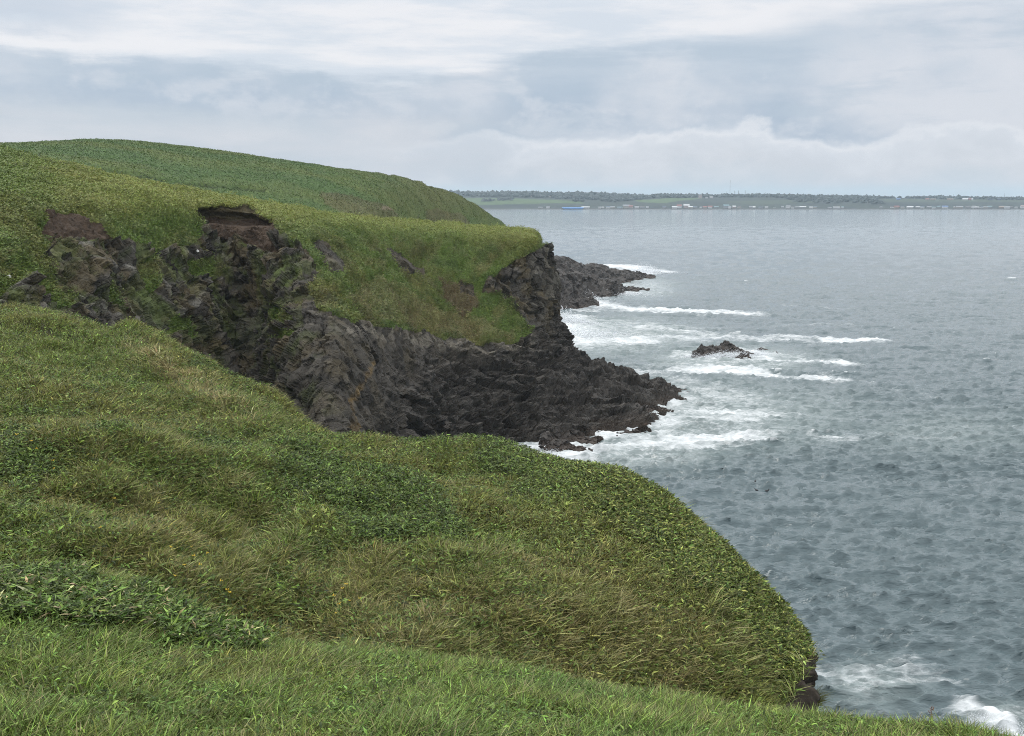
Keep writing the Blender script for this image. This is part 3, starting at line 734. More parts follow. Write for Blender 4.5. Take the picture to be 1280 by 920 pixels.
def tufts(name, V, N, weight, ntuft, per, height, width, radius, seg, palette, lean=(0.5, -0.2), droop=(0.3, 1.0), mat=None, kindlabel=None, tipc=G_STRAW, tipf=0.35, dryf=0.12):
    """grass growing in tufts; palette(points) -> colour per tuft; height(points) -> metres per tuft"""
    p, n, _ = scatter(V, N, weight, ntuft)
    hc = palette(p); hh = height(p)
    tl = horiz(ntuft, lean[0], lean[1], 1.1)
    idx = np.repeat(np.arange(ntuft), per); m = len(idx)
    off = rng.normal(size=(m, 3)) * radius
    off -= n[idx] * np.sum(off * n[idx], 1, keepdims=True)
    root = p[idx] + off - n[idx] * 0.03
    up = unit(n[idx] * 0.45 + np.array((0, 0, 0.75)) + rng.normal(size=(m, 3)) * 0.30 + tl[idx] * 0.12)
    ln = unit(tl[idx] + horiz(m) * 0.9)
    dr = rng.uniform(droop[0], droop[1], m)
    L = hh[idx] * rng.uniform(0.55, 1.25, m); Wd = width * rng.uniform(0.6, 1.4, m)
    c = hc[idx] * np.clip(np.exp(rng.normal(size=(m, 1)) * 0.66 - 0.02), 0.15, 3.2) * rng.uniform(0.6, 1.4, (ntuft, 1))[idx] * (1 + rng.normal(size=(m, 3)) * 0.07)  # random blade tones, spread wide to paint in highlights and shaded gaps
    dry = (rng.random(m) < dryf)[:, None]
    c = np.where(dry, c * 0.35 + G_STRAW * 0.65, c)
    tip = c * (1 - tipf) + tipc * tipf * rng.uniform(0.5, 1.2, (m, 1))
    o = ribbons(name, root, up, ln, dr, L, Wd, np.clip(c, 0.005, 0.8), seg, mat or M_GRASS, np.clip(tip, 0.005, 0.8))
    return tag(o, kindlabel, "grass", kind='stuff')


def undergrowth(name, V, N, weight, n, size, aspect, height, palette, label, flat=0.45, mat=None, cat="undergrowth"):
    p, nn, _ = scatter(V, N, weight, n)
    c = palette(p) * np.clip(np.exp(rng.normal(size=(n, 1)) * 0.66 - 0.02), 0.15, 3.2) * (1 + rng.normal(size=(n, 3)) * 0.07)  # random leaf tones, a few bright as painted highlights, others dark as shade
    ax = unit(horiz(n, 0.1, -0.25) + np.array((0, 0, 1)) * rng.uniform(-0.15, flat * 2, (n, 1)))
    L = size * rng.uniform(0.55, 1.35, n)
    q = p + nn * (height * rng.random(n) ** 0.8)[:, None]
    o = leaves(name, q, ax, unit(nn + rng.normal(size=(n, 3)) * 0.35), L, L * aspect, np.clip(c, 0.004, 0.6), mat or M_LEAF)
    return tag(o, label, cat, kind='stuff')


# --- nearest slope
w0 = view_weight(FOREV, FOREN, 24, 1.2)
fx, fy = project(FOREV)
fxj = fx + 90 * fbm(FOREV, 1.6, 4, 0.65, off=3); fyj = fy + 50 * fbm(FOREV, 1.6, 4, 0.65, off=8)
mound = in_poly(fxj, fyj, [(-400, 700), (40, 700), (110, 745), (170, 770), (190, 800), (120, 810), (-20, 790), (-400, 800)]).astype(float)
mound2 = in_poly(fxj, fyj, [(150, 700), (250, 720), (300, 770), (340, 800), (300, 830), (210, 815), (170, 770)]).astype(float)


def pal_fore(p):
    a = fbm(p, 2.6, 3, off=21); b = fbm(p, 0.9, 3, off=23); px, py = project(p)
    c = mixc(G_FRESH * (0.98, 1.05, 0.92), G_BLUE * (0.98, 1.07, 0.92), sstep(a, -0.1, 0.35))
    c = mixc(c, G_YEL * 0.9, sstep(b, 0.05, 0.45) * 0.6)
    c = mixc(c, G_OLIVE * 1.1, sstep(fbm(p, 4, 3, off=27), 0.0, 0.4) * 0.6 * sstep(px, 700, 300))
    return c


def h_fore(p):
    return 0.50 + 0.30 * fbm(p, 2.0, 3, off=33)


tufts("meadow_grass", FOREV, FOREN, w0 * (1 - 0.8 * mound) * (0.35 + sstep(fbm(FOREV, 0.7, 2, off=5), -0.3, 0.3)), 31000, 8, h_fore, 0.027, 0.10, 3, pal_fore, lean=(0.25, -0.1), droop=(0.2, 1.1),
      kindlabel="bright green meadow grass on the nearest slope along the bottom", tipf=0.2, dryf=0.12)
undergrowth("leafy_undergrowth", FOREV, FOREN, w0 * (1 - 0.7 * mound) * (0.3 + sstep(fbm(FOREV, 1.3, 2, off=15), -0.1, 0.4)), 80000, 0.14, 0.25, 0.34, lambda p: mixc(G_BLUE, G_FRESH, rng.random(len(p))) * (0.88, 0.90, 0.85),
            "small green leaves between the meadow grass of the nearest slope", flat=0.35)
undergrowth("bamboo_grass", FOREV, FOREN, w0 * np.maximum(mound, 0.8 * mound2), 42000, 0.24, 0.19, 0.50,
            lambda p: np.where(rng.random((len(p), 1)) < 0.06, G_STRAW * 0.8, mixc(G_DARK * 1.1, G_FRESH * 0.9, rng.random(len(p)))),
            "dark broad-leaved bamboo grass on the mound at the left", flat=0.4)
print("foreground vegetation")

# --- the hillside in the middle
w1 = view_weight(MIDV, MIDN, 46, 1.5) * np.clip(MIDB, 0.0, 1)
mx, my = project(MIDV)
mxj = mx + 90 * fbm(MIDV, 4.5, 5, 0.65, off=3); myj = my + 60 * fbm(MIDV, 4.5, 5, 0.65, off=8)
SASA = [[(330, 575), (470, 585), (560, 620), (600, 690), (480, 690), (400, 640), (330, 620)],
        [(590, 560), (760, 575), (860, 640), (960, 720), (1030, 790), (1030, 850), (960, 830), (900, 760), (800, 680), (700, 640), (600, 610)],
        [(0, 530), (60, 540), (70, 620), (0, 640)],
        [(920, 760), (1030, 790), (1030, 900), (940, 850)]]
sasa = np.zeros(mx.shape)
for poly in SASA: sasa = np.maximum(sasa, in_poly(mxj, myj, poly))
sasa = np.maximum(sasa, 0.6 * sstep(fbm(MIDV, 5, 3, off=71), 0.15, 0.4) * sstep(my, 700, 600))
TALL = [[(60, 540), (230, 540), (330, 620), (300, 760), (120, 720), (40, 640)], [(330, 680), (560, 690), (760, 720), (900, 870), (700, 850), (420, 820)], [(740, 640), (900, 740), (990, 860), (860, 860), (760, 760)],
        [(160, 425), (215, 455), (275, 500), (330, 535), (270, 530), (200, 480)]]
tall = np.zeros(mx.shape)
for poly in TALL: tall = np.maximum(tall, in_poly(mxj, myj, poly))


def pal_mid(p):
    a = fbm(p, 6, 4, off=21); b = fbm(p, 1.8, 3, off=23); px, py = project(p)
    c = mixc(G_FRESH * 1.05, G_OLIVE * 1.15, sstep(a, -0.3, 0.25))
    c = mixc(c, G_STRAW * 0.9, sstep(b, 0.08, 0.45) * 0.4)
    d, _ = poly_dist(px, py, [(165, 430), (215, 462), (265, 498), (320, 526)])
    c = mixc(c, G_STRAW * 1.05, sstep(d, 22, 6) * 0.75)
    c = mixc(c, G_STRAW * 0.6 + G_OLIVE * 0.35, sstep(py, 680, 780) * 0.30)
    return c


def pal_low(p):
    a = fbm(p, 7, 4, off=21); px, py = project(p)
    c = mixc(G_FRESH * 1.05, G_OLIVE * 1.1, sstep(a, -0.2, 0.35))
    return mixc(c, G_YEL, sstep(fbm(p, 2, 3, off=25), 0.0, 0.4) * 0.4)


tufts("slope_grass", MIDV, MIDN, w1 * (1 - 0.6 * sasa) * (1 - 0.4 * tall) * (0.3 + sstep(fbm(MIDV, 1.1, 2, off=25), -0.3, 0.3)), 50000, 8, lambda p: 0.62 + 0.38 * fbm(p, 2.2, 3, off=33), 0.050, 0.17, 2, pal_low,
      droop=(0.15, 1.0), lean=(0.25, -0.2), kindlabel="green grass covering the hillside in the middle")
tufts("tall_grass", MIDV, MIDN, w1 * (1.3 * tall + 0.15) * (1 - 0.5 * sasa) * (0.25 + sstep(fbm(MIDV, 1.3, 2, off=5), -0.25, 0.3)), 21000, 8, lambda p: 0.80 + 0.55 * fbm(p, 2.2, 3, off=35), 0.047, 0.14, 3, pal_mid,
      lean=(0.25, -0.25), droop=(0.15, 1.1), dryf=0.22, tipf=0.32, kindlabel="tall drooping straw-tinged grass on the lower hillside")
undergrowth("bamboo_scrub", MIDV, MIDN, w1 * (sasa * 0.75 + 0.13) * (0.5 + sstep(fbm(MIDV, 3.0, 3, off=41), -0.35, 0.25)), 250000, 0.225, 0.30, 0.60,
            lambda p: mixc(mixc(G_DARK * 0.9, G_FRESH * 0.75, rng.random(len(p))), G_OLIVE * 1.3, sstep(project(p)[0], 550, 850) * 0.55 * (rng.random(len(p)) < 0.6)),
            "dense dark leafy scrub along the crest and flank of the hillside", flat=0.45)
undergrowth("hillside_herbs", MIDV, MIDN, w1 * (1 - tall * 0.3), 80000, 0.25, 0.3, 0.40, lambda p: pal_low(p) * 0.9,
            "small leafy herbs between the grass of the hillside", flat=0.5)
print("hillside vegetation")

# --- headland and far hill
w2 = view_weight(HEADV, HEADN, 200, 1.0) * np.where(HEADG > 0.5, 1, 0.0)


def pal_of(V, Cc):
    flat = Cc.reshape(-1, 3)
    def f(ij):
        return flat[ij[0] * V.shape[1] + ij[1]]
    return f


def cover(name, V, N, weight, n, size, aspect, height, cols, label, vary=(0.55, 1.5), flat=0.5):
    p, nn, ij = scatter(V, N, weight, n)
    c = pal_of(V, cols)(ij) * rng.uniform(vary[0], vary[1], (n, 1)) * (1 + rng.normal(size=(n, 3)) * 0.06)
    ax = unit(horiz(n, 0.1, -0.2) + np.array((0, 0, 1)) * rng.uniform(0.0, flat * 2, (n, 1)))
    L = size * rng.uniform(0.5, 1.5, n)
    q = p + nn * (height * rng.random(n) * (1 + 2.2 * sstep(fbm(p, 3.5, 3, off=83), 0.05, 0.4)))[:, None]
    o = leaves(name, q, ax, unit(nn + rng.normal(size=(n, 3)) * 0.3), L, L * aspect, np.clip(c, 0.004, 0.6), M_GRASS)
    return tag(o, label, "vegetation", kind='stuff')


cover("cliff_top_vegetation", HEADV, HEADN, w2, 560000, 0.46, 0.32, 0.40, HEADC * 1.2, "mixed green vegetation over the top and slopes of the headland", vary=(0.68, 1.32))
w3 = view_weight(HILLV, HILLN, 450, 1.0) * (HILLG > 0.5)
cover("hill_vegetation", HILLV, HILLN, w3, 300000, 0.50, 0.45, 0.12, HILLC * 1.06, "short dark green vegetation on the rounded hill behind the headland", vary=(0.8, 1.25))
print("cover done")
exec_rest = True

# ------------------------------------------------------------------ sea
def sea_rows():
    ys = np.concatenate([np.linspace(1150, 600, 470), np.linspace(599.2, 400, 300), np.linspace(399.3, 300, 170), np.linspace(299.5, 262, 90)])
    r = np.array([sea_pt(CX, y)[1] for y in ys])
    return np.concatenate([[40], r, [5600, 7000, 9000]])


rr_ = sea_rows()
az = np.concatenate([np.linspace(-75, -27, 60)[:-1], np.linspace(-27, 26, 900)[:-1], np.linspace(26, 75, 60)])
# fewer columns are needed where the land hides the water
azr = np.radians(az)
RR, AA = np.meshgrid(rr_, azr, indexing='ij')
SX, SY = RR * np.tan(np.clip(AA, -1.3, 1.3)) * 1.0, RR.copy()
dr = np.gradient(rr_)[:, None]
sp_az = np.maximum(RR * np.gradient(azr)[None], dr * 0.35)
h = np.zeros_like(SX); ddx = np.zeros_like(SX); ddy = np.zeros_like(SX)
wr = np.random.default_rng(12)
for k in range(110):
    lam = 0.95 * (22 / 0.95) ** (wr.random() ** 1.35)
    th = math.radians(176 + wr.normal() * 21)          # travelling towards the shore
    dx_, dy_ = math.sin(th + 0.25), math.cos(th + 0.25)
    amp = 0.0255 * lam ** 0.66 * (1.3 if lam < 3 else 1.0 if lam < 4.5 else 0.55) * wr.uniform(0.5, 1.4)
    ph = wr.random() * 6.28
    fade = np.clip((lam / (1.7 * np.minimum(sp_az, dr) + 1e-6)) - 0.7, 0, 1)
    arg = (SX * dx_ + SY * dy_) * 2 * math.pi / lam + ph + 0.8 * np.sin(SX * 0.011 * (k % 5) + SY * 0.017 + k)
    h += amp * fade * np.cos(arg)
    ddx -= 0.45 * amp * fade * dx_ * np.sin(arg); ddy -= 0.45 * amp * fade * dy_ * np.sin(arg)
# breaking crests and foam, traced as lines on the water: photo points of the line, half-width m, strength, height m
def L_(*pts): return [sea_pt(*p) for p in pts]
CRESTS = [
    (L_((688, 398), (700, 412), (712, 424)), 20, 0.85, 0.5), (L_((735, 398), (800, 405), (900, 412)), 9, 0.5, 0.2), (L_((700, 428), (780, 420), (900, 422), (1010, 428)), 9, 0.62, 0.2),
    (L_((760, 455), (830, 458), (880, 455)), 10, 0.5, 0.1), (L_((820, 470), (850, 478), (880, 482)), 10, 0.55, 0.1), (L_((845, 500), (835, 520), (830, 540)), 6, 0.7, 0.1), (L_((700, 383), (740, 388)), 10, 0.6, 0.2),
    (L_((690, 395), (720, 404), (780, 408), (850, 414), (905, 421), (985, 424), (1100, 425)), 7, 0.62, 0.8),
    (L_((690, 410), (705, 420), (735, 428), (790, 427)), 16, 0.75, 0.7),
    (L_((690, 396), (705, 400), (725, 412), (760, 420), (860, 424)), 15, 0.62, 0.4),
    (L_((735, 376), (760, 384), (800, 388), (880, 391), (930, 393)), 13, 0.78, 1.0),
    (L_((722, 374), (740, 366), (770, 365)), 16, 0.85, 0.8),
    (L_((745, 348), (775, 346), (812, 340)), 14, 0.85, 0.5),
    (L_((770, 332), (800, 337), (818, 340)), 18, 0.85, 0.6),
    (L_((790, 366), (830, 366)), 8, 0.6, 0.0),
    (L_((850, 446), (900, 449), (950, 449), (1060, 452)), 7, 0.76, 0.3),
    (L_((895, 438), (935, 441), (960, 443)), 7, 0.82, 0.2),
    (L_((840, 464), (890, 461), (950, 469), (1050, 475)), 6, 0.80, 0.6),
    (L_((1030, 425), (1060, 426), (1105, 424)), 4, 0.85, 0.5),
    (L_((780, 465), (820, 466)), 10, 0.62, 0.2),
    (L_((830, 485), (870, 490), (930, 500)), 14, 0.60, 0.2),
    (L_((812, 500), (850, 515), (930, 520)), 13, 0.70, 0.2),
    (L_((690, 558), (720, 545), (760, 545), (800, 530)), 5, 0.85, 0.1),
    (L_((660, 563), (720, 565), (780, 560), (830, 552), (940, 545)), 9, 0.78, 0.1),
    (L_((830, 548), (900, 555), (1060, 545), (1200, 540)), 9, 0.42, 0.1),
    (L_((1090, 480), (1170, 495)), 9, 0.40, 0.1), (L_((1190, 525), (1280, 535)), 8, 0.38, 0.1), (L_((1020, 545), (1060, 549)), 4, 0.62, 0.2),
    (L_((985, 382), (1060, 386)), 6, 0.5, 0.2), (L_((960, 408), (1060, 405)), 6, 0.45, 0.1),
    (L_((1015, 835), (1080, 842), (1165, 850)), 4.0, 0.56, 0.0), (L_((1040, 880), (1090, 882)), 3, 0.40, 0.0),
    (L_((1222, 893), (1250, 902), (1300, 907)), 3, 0.82, 0.8), (L_((1180, 852), (1280, 860)), 2.5, 0.32, 0.1),
]
foam = np.zeros_like(SX); up_ = np.zeros_like(SX)
P3 = np.stack([SX, SY, np.zeros_like(SX)], -1)
n_a = fbm(P3 * (1, 0.55, 1), 16, 4, 0.55, off=3); n_b = fbm(P3 * (1, 0.6, 1), 5, 3, 0.6, off=13)
for (ln, hw, st, hi) in CRESTS:
    d, a = poly_dist(SX + 6 * n_a, SY + 14 * n_a + 3 * n_b, ln)
    g = np.exp(-(d / (hw * 1.2)) ** 2)
    foam = np.maximum(foam, st * 1.02 * g); up_ = np.maximum(up_, hi * (0.55 + 1.6 * n_b) * np.exp(-(d / (hw * 0.8)) ** 2))
# general lightening of the shallow water round the rocks
churn = np.zeros_like(SX)
for (cx_, cy_, rx, ry, st) in ((760, 420, 130, 30, .45), (800, 360, 60, 18, .4), (910, 450, 130, 22, .45), (850, 520, 260, 55, .42), (780, 560, 150, 30, .5), (1085, 858, 85, 42, .36), (1180, 540, 200, 40, .25), (1255, 905, 60, 25, .55)):
    wx, wy = project(P3)
    churn = np.maximum(churn, min(st * 1.25, .62) * np.exp(-((wx - cx_) / rx) ** 2 - ((wy - cy_) / ry) ** 2))
q_ = np.quantile(h[(SY > 100) & (SY < 900)], (0.985, 0.9992)); caps = sstep(h, q_[0], q_[1]) * 0.85 * sstep(fbm(P3, 40, 3, off=70), -0.1, 0.25)
foam = np.maximum(foam, caps)
h = h + up_
W = np.stack([SX + ddx, SY + ddy, h], -1)
m_sea, t = new_mat("sea_water")
pos = t('ShaderNodeTexCoord').outputs['Object']
fa = t('ShaderNodeAttribute', attribute_name="Foam").outputs['Fac']
ch = t('ShaderNodeAttribute', attribute_name="Churn").outputs['Fac']
pa = t('ShaderNodeMapping', {0: pos, 2: (0, 0, 0.15), 3: (0.38, 1.0, 1.0)}).outputs[0]
r1_ = t.noise(pa, 0.8, 3, 0.55, 0.3); r2_ = t.noise(pa, 2.4, 4, 0.6, 0.2)
sharp = t.math('SUBTRACT', 1.0, t.math('ABSOLUTE', t.math('SUBTRACT', t.math('MULTIPLY', t.noise(t('ShaderNodeMapping', {0: pos, 2: (0, 0, -0.25), 3: (0.32, 1.0, 1.0)}).outputs[0], 0.55, 4, 0.6, 0.3), 2.0), 1.0)))
swell = t.noise(t('ShaderNodeMapping', {0: pos, 2: (0, 0, 0.1), 3: (0.4, 1.0, 1.0)}).outputs[0], 0.17, 3, 0.55, 0.3)
hgt = t.math('ADD', t.math('MULTIPLY', swell, 3.2), t.math('ADD', t.math('ADD', t.math('MULTIPLY', r1_, 0.8), t.math('MULTIPLY', sharp, 1.0)), t.math('MULTIPLY', r2_, 0.10)))
bump = t('ShaderNodeBump', {'Strength': 0.8, 'Distance': 0.34, 'Height': hgt}).outputs[0]
fpat = t.noise(pa, 0.22, 9, 0.68, 1.2); lace = t('ShaderNodeTexVoronoi', {'Vector': t('ShaderNodeVectorMath', {0: t('ShaderNodeTexNoise', {'Vector': pa, 'Scale': 0.5, 'Detail': 6, 'Roughness': 0.7}).outputs[1], 1: (3.2, 3.2, 3.2), 2: pa}, operation='MULTIPLY_ADD').outputs[0], 'Scale': 0.55}, feature='DISTANCE_TO_EDGE').outputs[0]
lc = t.math('MULTIPLY', t.smooth(lace, 0.20, 0.0), t.smooth(t.noise(pa, 1.6, 6, 0.7, 0.8), 0.38, 0.62))
fpat2 = t.noise(pa, 0.8, 9, 0.80, 1.2)
fv = t.math('ADD', t.math('ADD', fa, t.math('MULTIPLY', t.math('SUBTRACT', fpat, 0.5), 0.9)), t.math('MULTIPLY', t.math('SUBTRACT', fpat2, 0.5), 1.0))
f1 = t.math('MULTIPLY', t.smooth(fv, 0.38, 0.98), 0.96)
f2 = t.math('MULTIPLY', t.smooth(t.math('ADD', ch, t.math('MULTIPLY', t.math('SUBTRACT', fpat, 0.5), 0.8)), 0.25, 0.6), t.math('MULTIPLY', t.math('ADD', t.math('MULTIPLY', lc, 0.55), 0.10), 0.95))
ff = t.math('MAXIMUM', f1, f2)
deep = t.mix(t.smooth(ch, 0.05, 0.5), (0.074, 0.104, 0.112), (0.135, 0.172, 0.170))
water = t('ShaderNodeBsdfPrincipled', {'Base Color': deep, 'Roughness': 0.07, 'IOR': 1.333, 'Normal': bump})
foamb = t('ShaderNodeBsdfPrincipled', {'Base Color': (0.62, 0.64, 0.645, 1), 'Roughness': 0.9})
mxs = t('ShaderNodeMixShader', {0: ff, 1: water.outputs[0], 2: foamb.outputs[0]})
o_ = t('ShaderNodeOutputMaterial'); t.l.new(mxs.outputs[0], o_.inputs[0])
sea = link("sea", grid_mesh("sea", W, None, {"Foam": foam, "Churn": churn}), m_sea); tag(sea, kind='structure')
print("sea built")

# spray thrown up where the swell strikes rock: many small drops, one cloud of them per place
m_spray, t = new_mat("spray")
tb = t('ShaderNodeBsdfPrincipled', {'Base Color': (0.86, 0.88, 0.90, 1), 'Roughness': 0.8}); tt = t('ShaderNodeBsdfTranslucent', {0: (0.86, 0.88, 0.9, 1)})
mm = t('ShaderNodeMixShader', {0: 0.4, 1: tb.outputs[0], 2: tt.outputs[0]}); o_ = t('ShaderNodeOutputMaterial'); t.l.new(mm.outputs[0], o_.inputs[0])


def drops(name, clouds, label):
    ps, ss = [], []
    for (px, py, wx, hz, n, size) in clouds:
        x, y = sea_pt(px, py)
        q = rng.normal(size=(n, 3)) * (wx * 0.5, wx * 0.25, 0)
        prof = np.exp(-(q[:, 0] / (wx * 0.55)) ** 2) * (0.5 + 0.5 * np.sin(q[:, 0] * 2.1 / max(size, .2) * 0.25 + px) ** 2)
        q[:, 2] = np.minimum(np.abs(rng.normal(size=n)) ** 1.3 * 0.55, 1.0) * hz * prof
        ps.append(q + (x, y, 0.1)); ss.append(size * rng.uniform(0.25, 1.0, n) ** 1.5 * (1 - 0.5 * np.clip(q[:, 2] / hz, 0, 1)))
    p = np.concatenate(ps); s = np.concatenate(ss)[:, None]
    oc = np.array([(1, 0, 0), (-1, 0, 0), (0, 1, 0), (0, -1, 0), (0, 0, 1), (0, 0, -1)], float)
    Vv = (p[:, None, :] + oc[None] * s[:, None, :]).reshape(-1, 3)
    pat = np.array([0, 2, 4, 2, 1, 4, 1, 3, 4, 3, 0, 4, 2, 0, 5, 1, 2, 5, 3, 1, 5, 0, 3, 5])
    n = len(p)
    o = link(name, raw_mesh(name, Vv, (np.arange(n)[:, None] * 6 + pat).ravel(), np.arange(n * 8) * 3), m_spray)
    return tag(o, label, "spray", kind='stuff')


drops("sea_spray", [(806, 341, 16, 7, 2500, 0.35), (790, 342, 14, 4, 1500, 0.35), (744, 368, 22, 5, 3500, 0.35), (728, 374, 12, 6, 2000, 0.3), (765, 366, 12, 4, 1500, 0.3),
                    (702, 404, 14, 7, 3000, 0.3), (712, 420, 22, 4, 3500, 0.3), (697, 428, 10, 4, 1500, 0.25), (690, 398, 8, 4, 900, 0.25)], "white spray of the surf on the rocks past the headland tip")
drops("sea_spray", [(900, 446, 9, 2.0, 1800, 0.16), (916, 446, 10, 2.2, 2600, 0.16), (942, 443, 7, 1.8, 1200, 0.15), (868, 447, 4, 2.0, 500, 0.14), (950, 440, 3, 1.6, 300, 0.14)], "white spray around the rock islet in the bay")
drops("sea_spray", [(1236, 903, 2.2, 1.2, 1500, 0.05), (1262, 915, 3.5, 1.3, 2200, 0.05), (1290, 918, 3, 1.2, 900, 0.05)], "white splash of a breaking wave in the lower right corner")
drops("sea_spray", [(678, 556, 1.2, 2.6, 500, 0.09), (690, 566, 6, 0.8, 900, 0.10)], "white water running off the rocks under the headland")

# ------------------------------------------------------------------ far shore
FARX = [-900, -300, 200, 560, 600, 640, 680, 720, 760, 800, 840, 880, 920, 960, 1000, 1040, 1080, 1120, 1160, 1200, 1240, 1290, 1400, 1800]
FARR = [243, 243, 242.5, 242, 242, 242, 242, 242.3, 243.5, 245, 245.5, 246, 245.5, 245, 244.8, 245.5, 247, 248, 248.4, 248.4, 248.4, 249, 249, 249]
SH = sea_pt(640, 261.8)[1]
rows = [[Pz(x, -2, SH) for x in FARX], [Pz(x, 2.0, SH + 12) for x in FARX], [Pz(x, 6.0, SH + 90) for x in FARX]]
for f, k in ((0.35, 350), (0.62, 800), (0.85, 1200), (1.0, 1500)):
    rows.append([Pz(x, 6 + (P(x, y, SH + 1500)[2] - 6) * f, SH + k) for x, y in zip(FARX, FARR)])
rows.append([Pz(x, 50, SH + 2500) for x in FARX]); rows.append([Pz(x, -2, SH + 4000) for x in FARX])
V0 = surface(np.array(rows, float), 130, 560)
hx, hy = project(V0)
V = V0.copy(); V[..., 2] += 3.0 * fbm(V0, 260, 4) * sstep(V0[..., 2], 4, 20)
jx = hx + 14 * fbm(V0, 500, 3, off=2); jy = hy + 1.2 * fbm(V0, 240, 3, off=4)
c = np.zeros(V.shape) + (0.034, 0.043, 0.034)
c = mixc(c, np.array((0.022, 0.030, 0.029)), sstep(fbm(V0, 420, 4, off=7), -0.1, 0.3))
FIELD = [[(560, 248), (640, 247.6), (735, 251.5), (732, 254.5), (690, 253.8), (600, 257), (560, 257)], [(788, 250), (868, 247), (880, 248), (846, 252), (832, 254), (800, 252.6)], [(900, 252), (1000, 249), (1020, 253), (940, 256)], [(1100, 249), (1280, 250), (1280, 252.4), (1110, 252.6)]]
fm = np.zeros(hx.shape)
for poly in FIELD[:2]: fm = np.maximum(fm, in_poly(jx, jy, poly))
c = mixc(c, np.array((0.065, 0.100, 0.040)), fm)
fm2 = np.zeros(hx.shape)
for poly in FIELD[2:]: fm2 = np.maximum(fm2, in_poly(jx, jy, poly))
c = mixc(c, np.array((0.048, 0.064, 0.038)), fm2 * 0.8)
c = mixc(c, np.array((0.16, 0.135, 0.11)), in_poly(jx, jy, [(655, 244.4), (700, 244.8), (700, 246), (655, 246)]) * 0.7)
c = mixc(c, np.array((0.085, 0.082, 0.074)), sstep(V[..., 2], 5, 2.5))
far = link("far_shore", grid_mesh("far_shore", V, c, {"Wet": np.zeros(hx.shape)}), M_FAR); tag(far, kind='structure')
FARV = V
# woods on the ridge and hedges: one mass of rounded crowns
WOODS = [[(560, 242), (660, 242), (745, 243), (800, 245.5), (880, 246), (960, 245), (1090, 247.5), (1120, 248), (1090, 249), (960, 246.8), (880, 247.6), (815, 247.4), (800, 250), (770, 253), (735, 250), (640, 246.5), (560, 246.5)], [(818, 245), (880, 245.5), (876, 247), (820, 248.5), (790, 249)],
         [(605, 250.5), (640, 249.5), (640, 252), (606, 252)], [(712, 251.5), (726, 251.5), (726, 253), (712, 253)], [(1125, 248), (1170, 247.6), (1280, 249), (1280, 250.4), (1170, 249)], [(970, 247), (1090, 249), (1110, 256), (1000, 254)]]
ww = np.zeros(hx.shape)
for i, poly in enumerate(WOODS): ww = np.maximum(ww, in_poly(hx, hy, poly) * (0.35 if i == 5 else 1.0))
i_, j_ = np.nonzero(ww)
a = np.linalg.norm(np.cross(V[1:, :-1] - V[:-1, :-1], V[:-1, 1:] - V[:-1, :-1]), axis=-1)
p, nn, _ = scatter(V, grid_normals(V), ww, 5200)
oc = np.array([(1, 0, 0.1), (-1, 0, 0), (0, 1, 0), (0, -1, 0.1), (0, 0, 1), (0, 0, -0.6), (.7, .7, .6), (-.7, .6, .6), (.6, -.7, .6), (-.7, -.7, .5)], float)
s = rng.uniform(7, 15, (len(p), 1))
hull = [(0, 6, 8), (6, 2, 7), (7, 1, 9), (9, 3, 8), (8, 0, 6), (0, 2, 6), (2, 1, 7), (1, 3, 9), (3, 0, 8), (4, 6, 7), (4, 7, 9), (4, 9, 8), (4, 8, 6)]
pat = np.array(hull).ravel()
Vv = (p[:, None] + oc[None] * s[:, None] * (1 + 0.25 * rng.normal(size=(len(p), 10, 1))) + (0, 0, 2)).reshape(-1, 3)
cc = np.repeat(np.array((0.022, 0.034, 0.028)) * rng.uniform(0.8, 1.25, (len(p), 1)), 10, 0)
tag(link("woodland", raw_mesh("woodland", Vv, (np.arange(len(p))[:, None] * 10 + pat).ravel(), np.arange(len(p) * len(hull)) * 3, cc), M_GRASS), "dark woods and hedges on the far shore ridge", "woods", kind='stuff')

WALLC = {'white': (0.80, 0.80, 0.80), 'grey': (0.42, 0.44, 0.47), 'cream': (0.62, 0.55, 0.44), 'pink': (0.60, 0.42, 0.38), 'tan': (0.55, 0.38, 0.26), 'blue': (0.10, 0.30, 0.75), 'sky': (0.16, 0.42, 0.90), 'slate': (0.12, 0.19, 0.26), 'red': (0.55, 0.13, 0.09), 'teal': (0.20, 0.42, 0.46), 'brown': (0.16, 0.13, 0.11), 'navy': (0.03, 0.07, 0.16)}
PM = {k: paint_mat(k + "_paint", tuple(0.55 * (0.6 * c_ + 0.4 * sum(v) / 3) for c_ in v) if k not in ('sky', 'white') else tuple(0.65 * c_ for c_ in v)) for k, v in WALLC.items()}


def box_gable(wd, dp, hh, rise):
    """walls with gable ends, and a roof of two slabs with eaves"""
    x, y = wd / 2, dp / 2
    wv = [(-x, -y, 0), (x, -y, 0), (x, y, 0), (-x, y, 0), (-x, -y, hh), (x, -y, hh), (x, y, hh), (-x, y, hh), (-x, 0, hh + rise), (x, 0, hh + rise)]
    wf = [(0, 1, 5, 4), (1, 2, 6, 9, 5), (2, 3, 7, 6), (3, 0, 4, 8, 7)]
    e, th = 0.06 * wd + 0.3, 0.35
    rv, rf = [], []
    for s in (-1, 1):
        b = len(rv)
        lo = (s * (y + e * 0.6), hh - rise * 0.1 + 0.05); hi = (0, hh + rise + 0.05)
        for dz in (0, th):
            rv += [(-x - e, lo[0], lo[1] + dz), (x + e, lo[0], lo[1] + dz), (x + e, hi[0], hi[1] + dz), (-x - e, hi[0], hi[1] + dz)]
        rf += [(b + 0, b + 1, b + 2, b + 3), (b + 4, b + 5, b + 6, b + 7), (b, b + 1, b + 5, b + 4), (b + 1, b + 2, b + 6, b + 5), (b + 3, b, b + 4, b + 7)]
    return (wv, wf), (rv, rf)


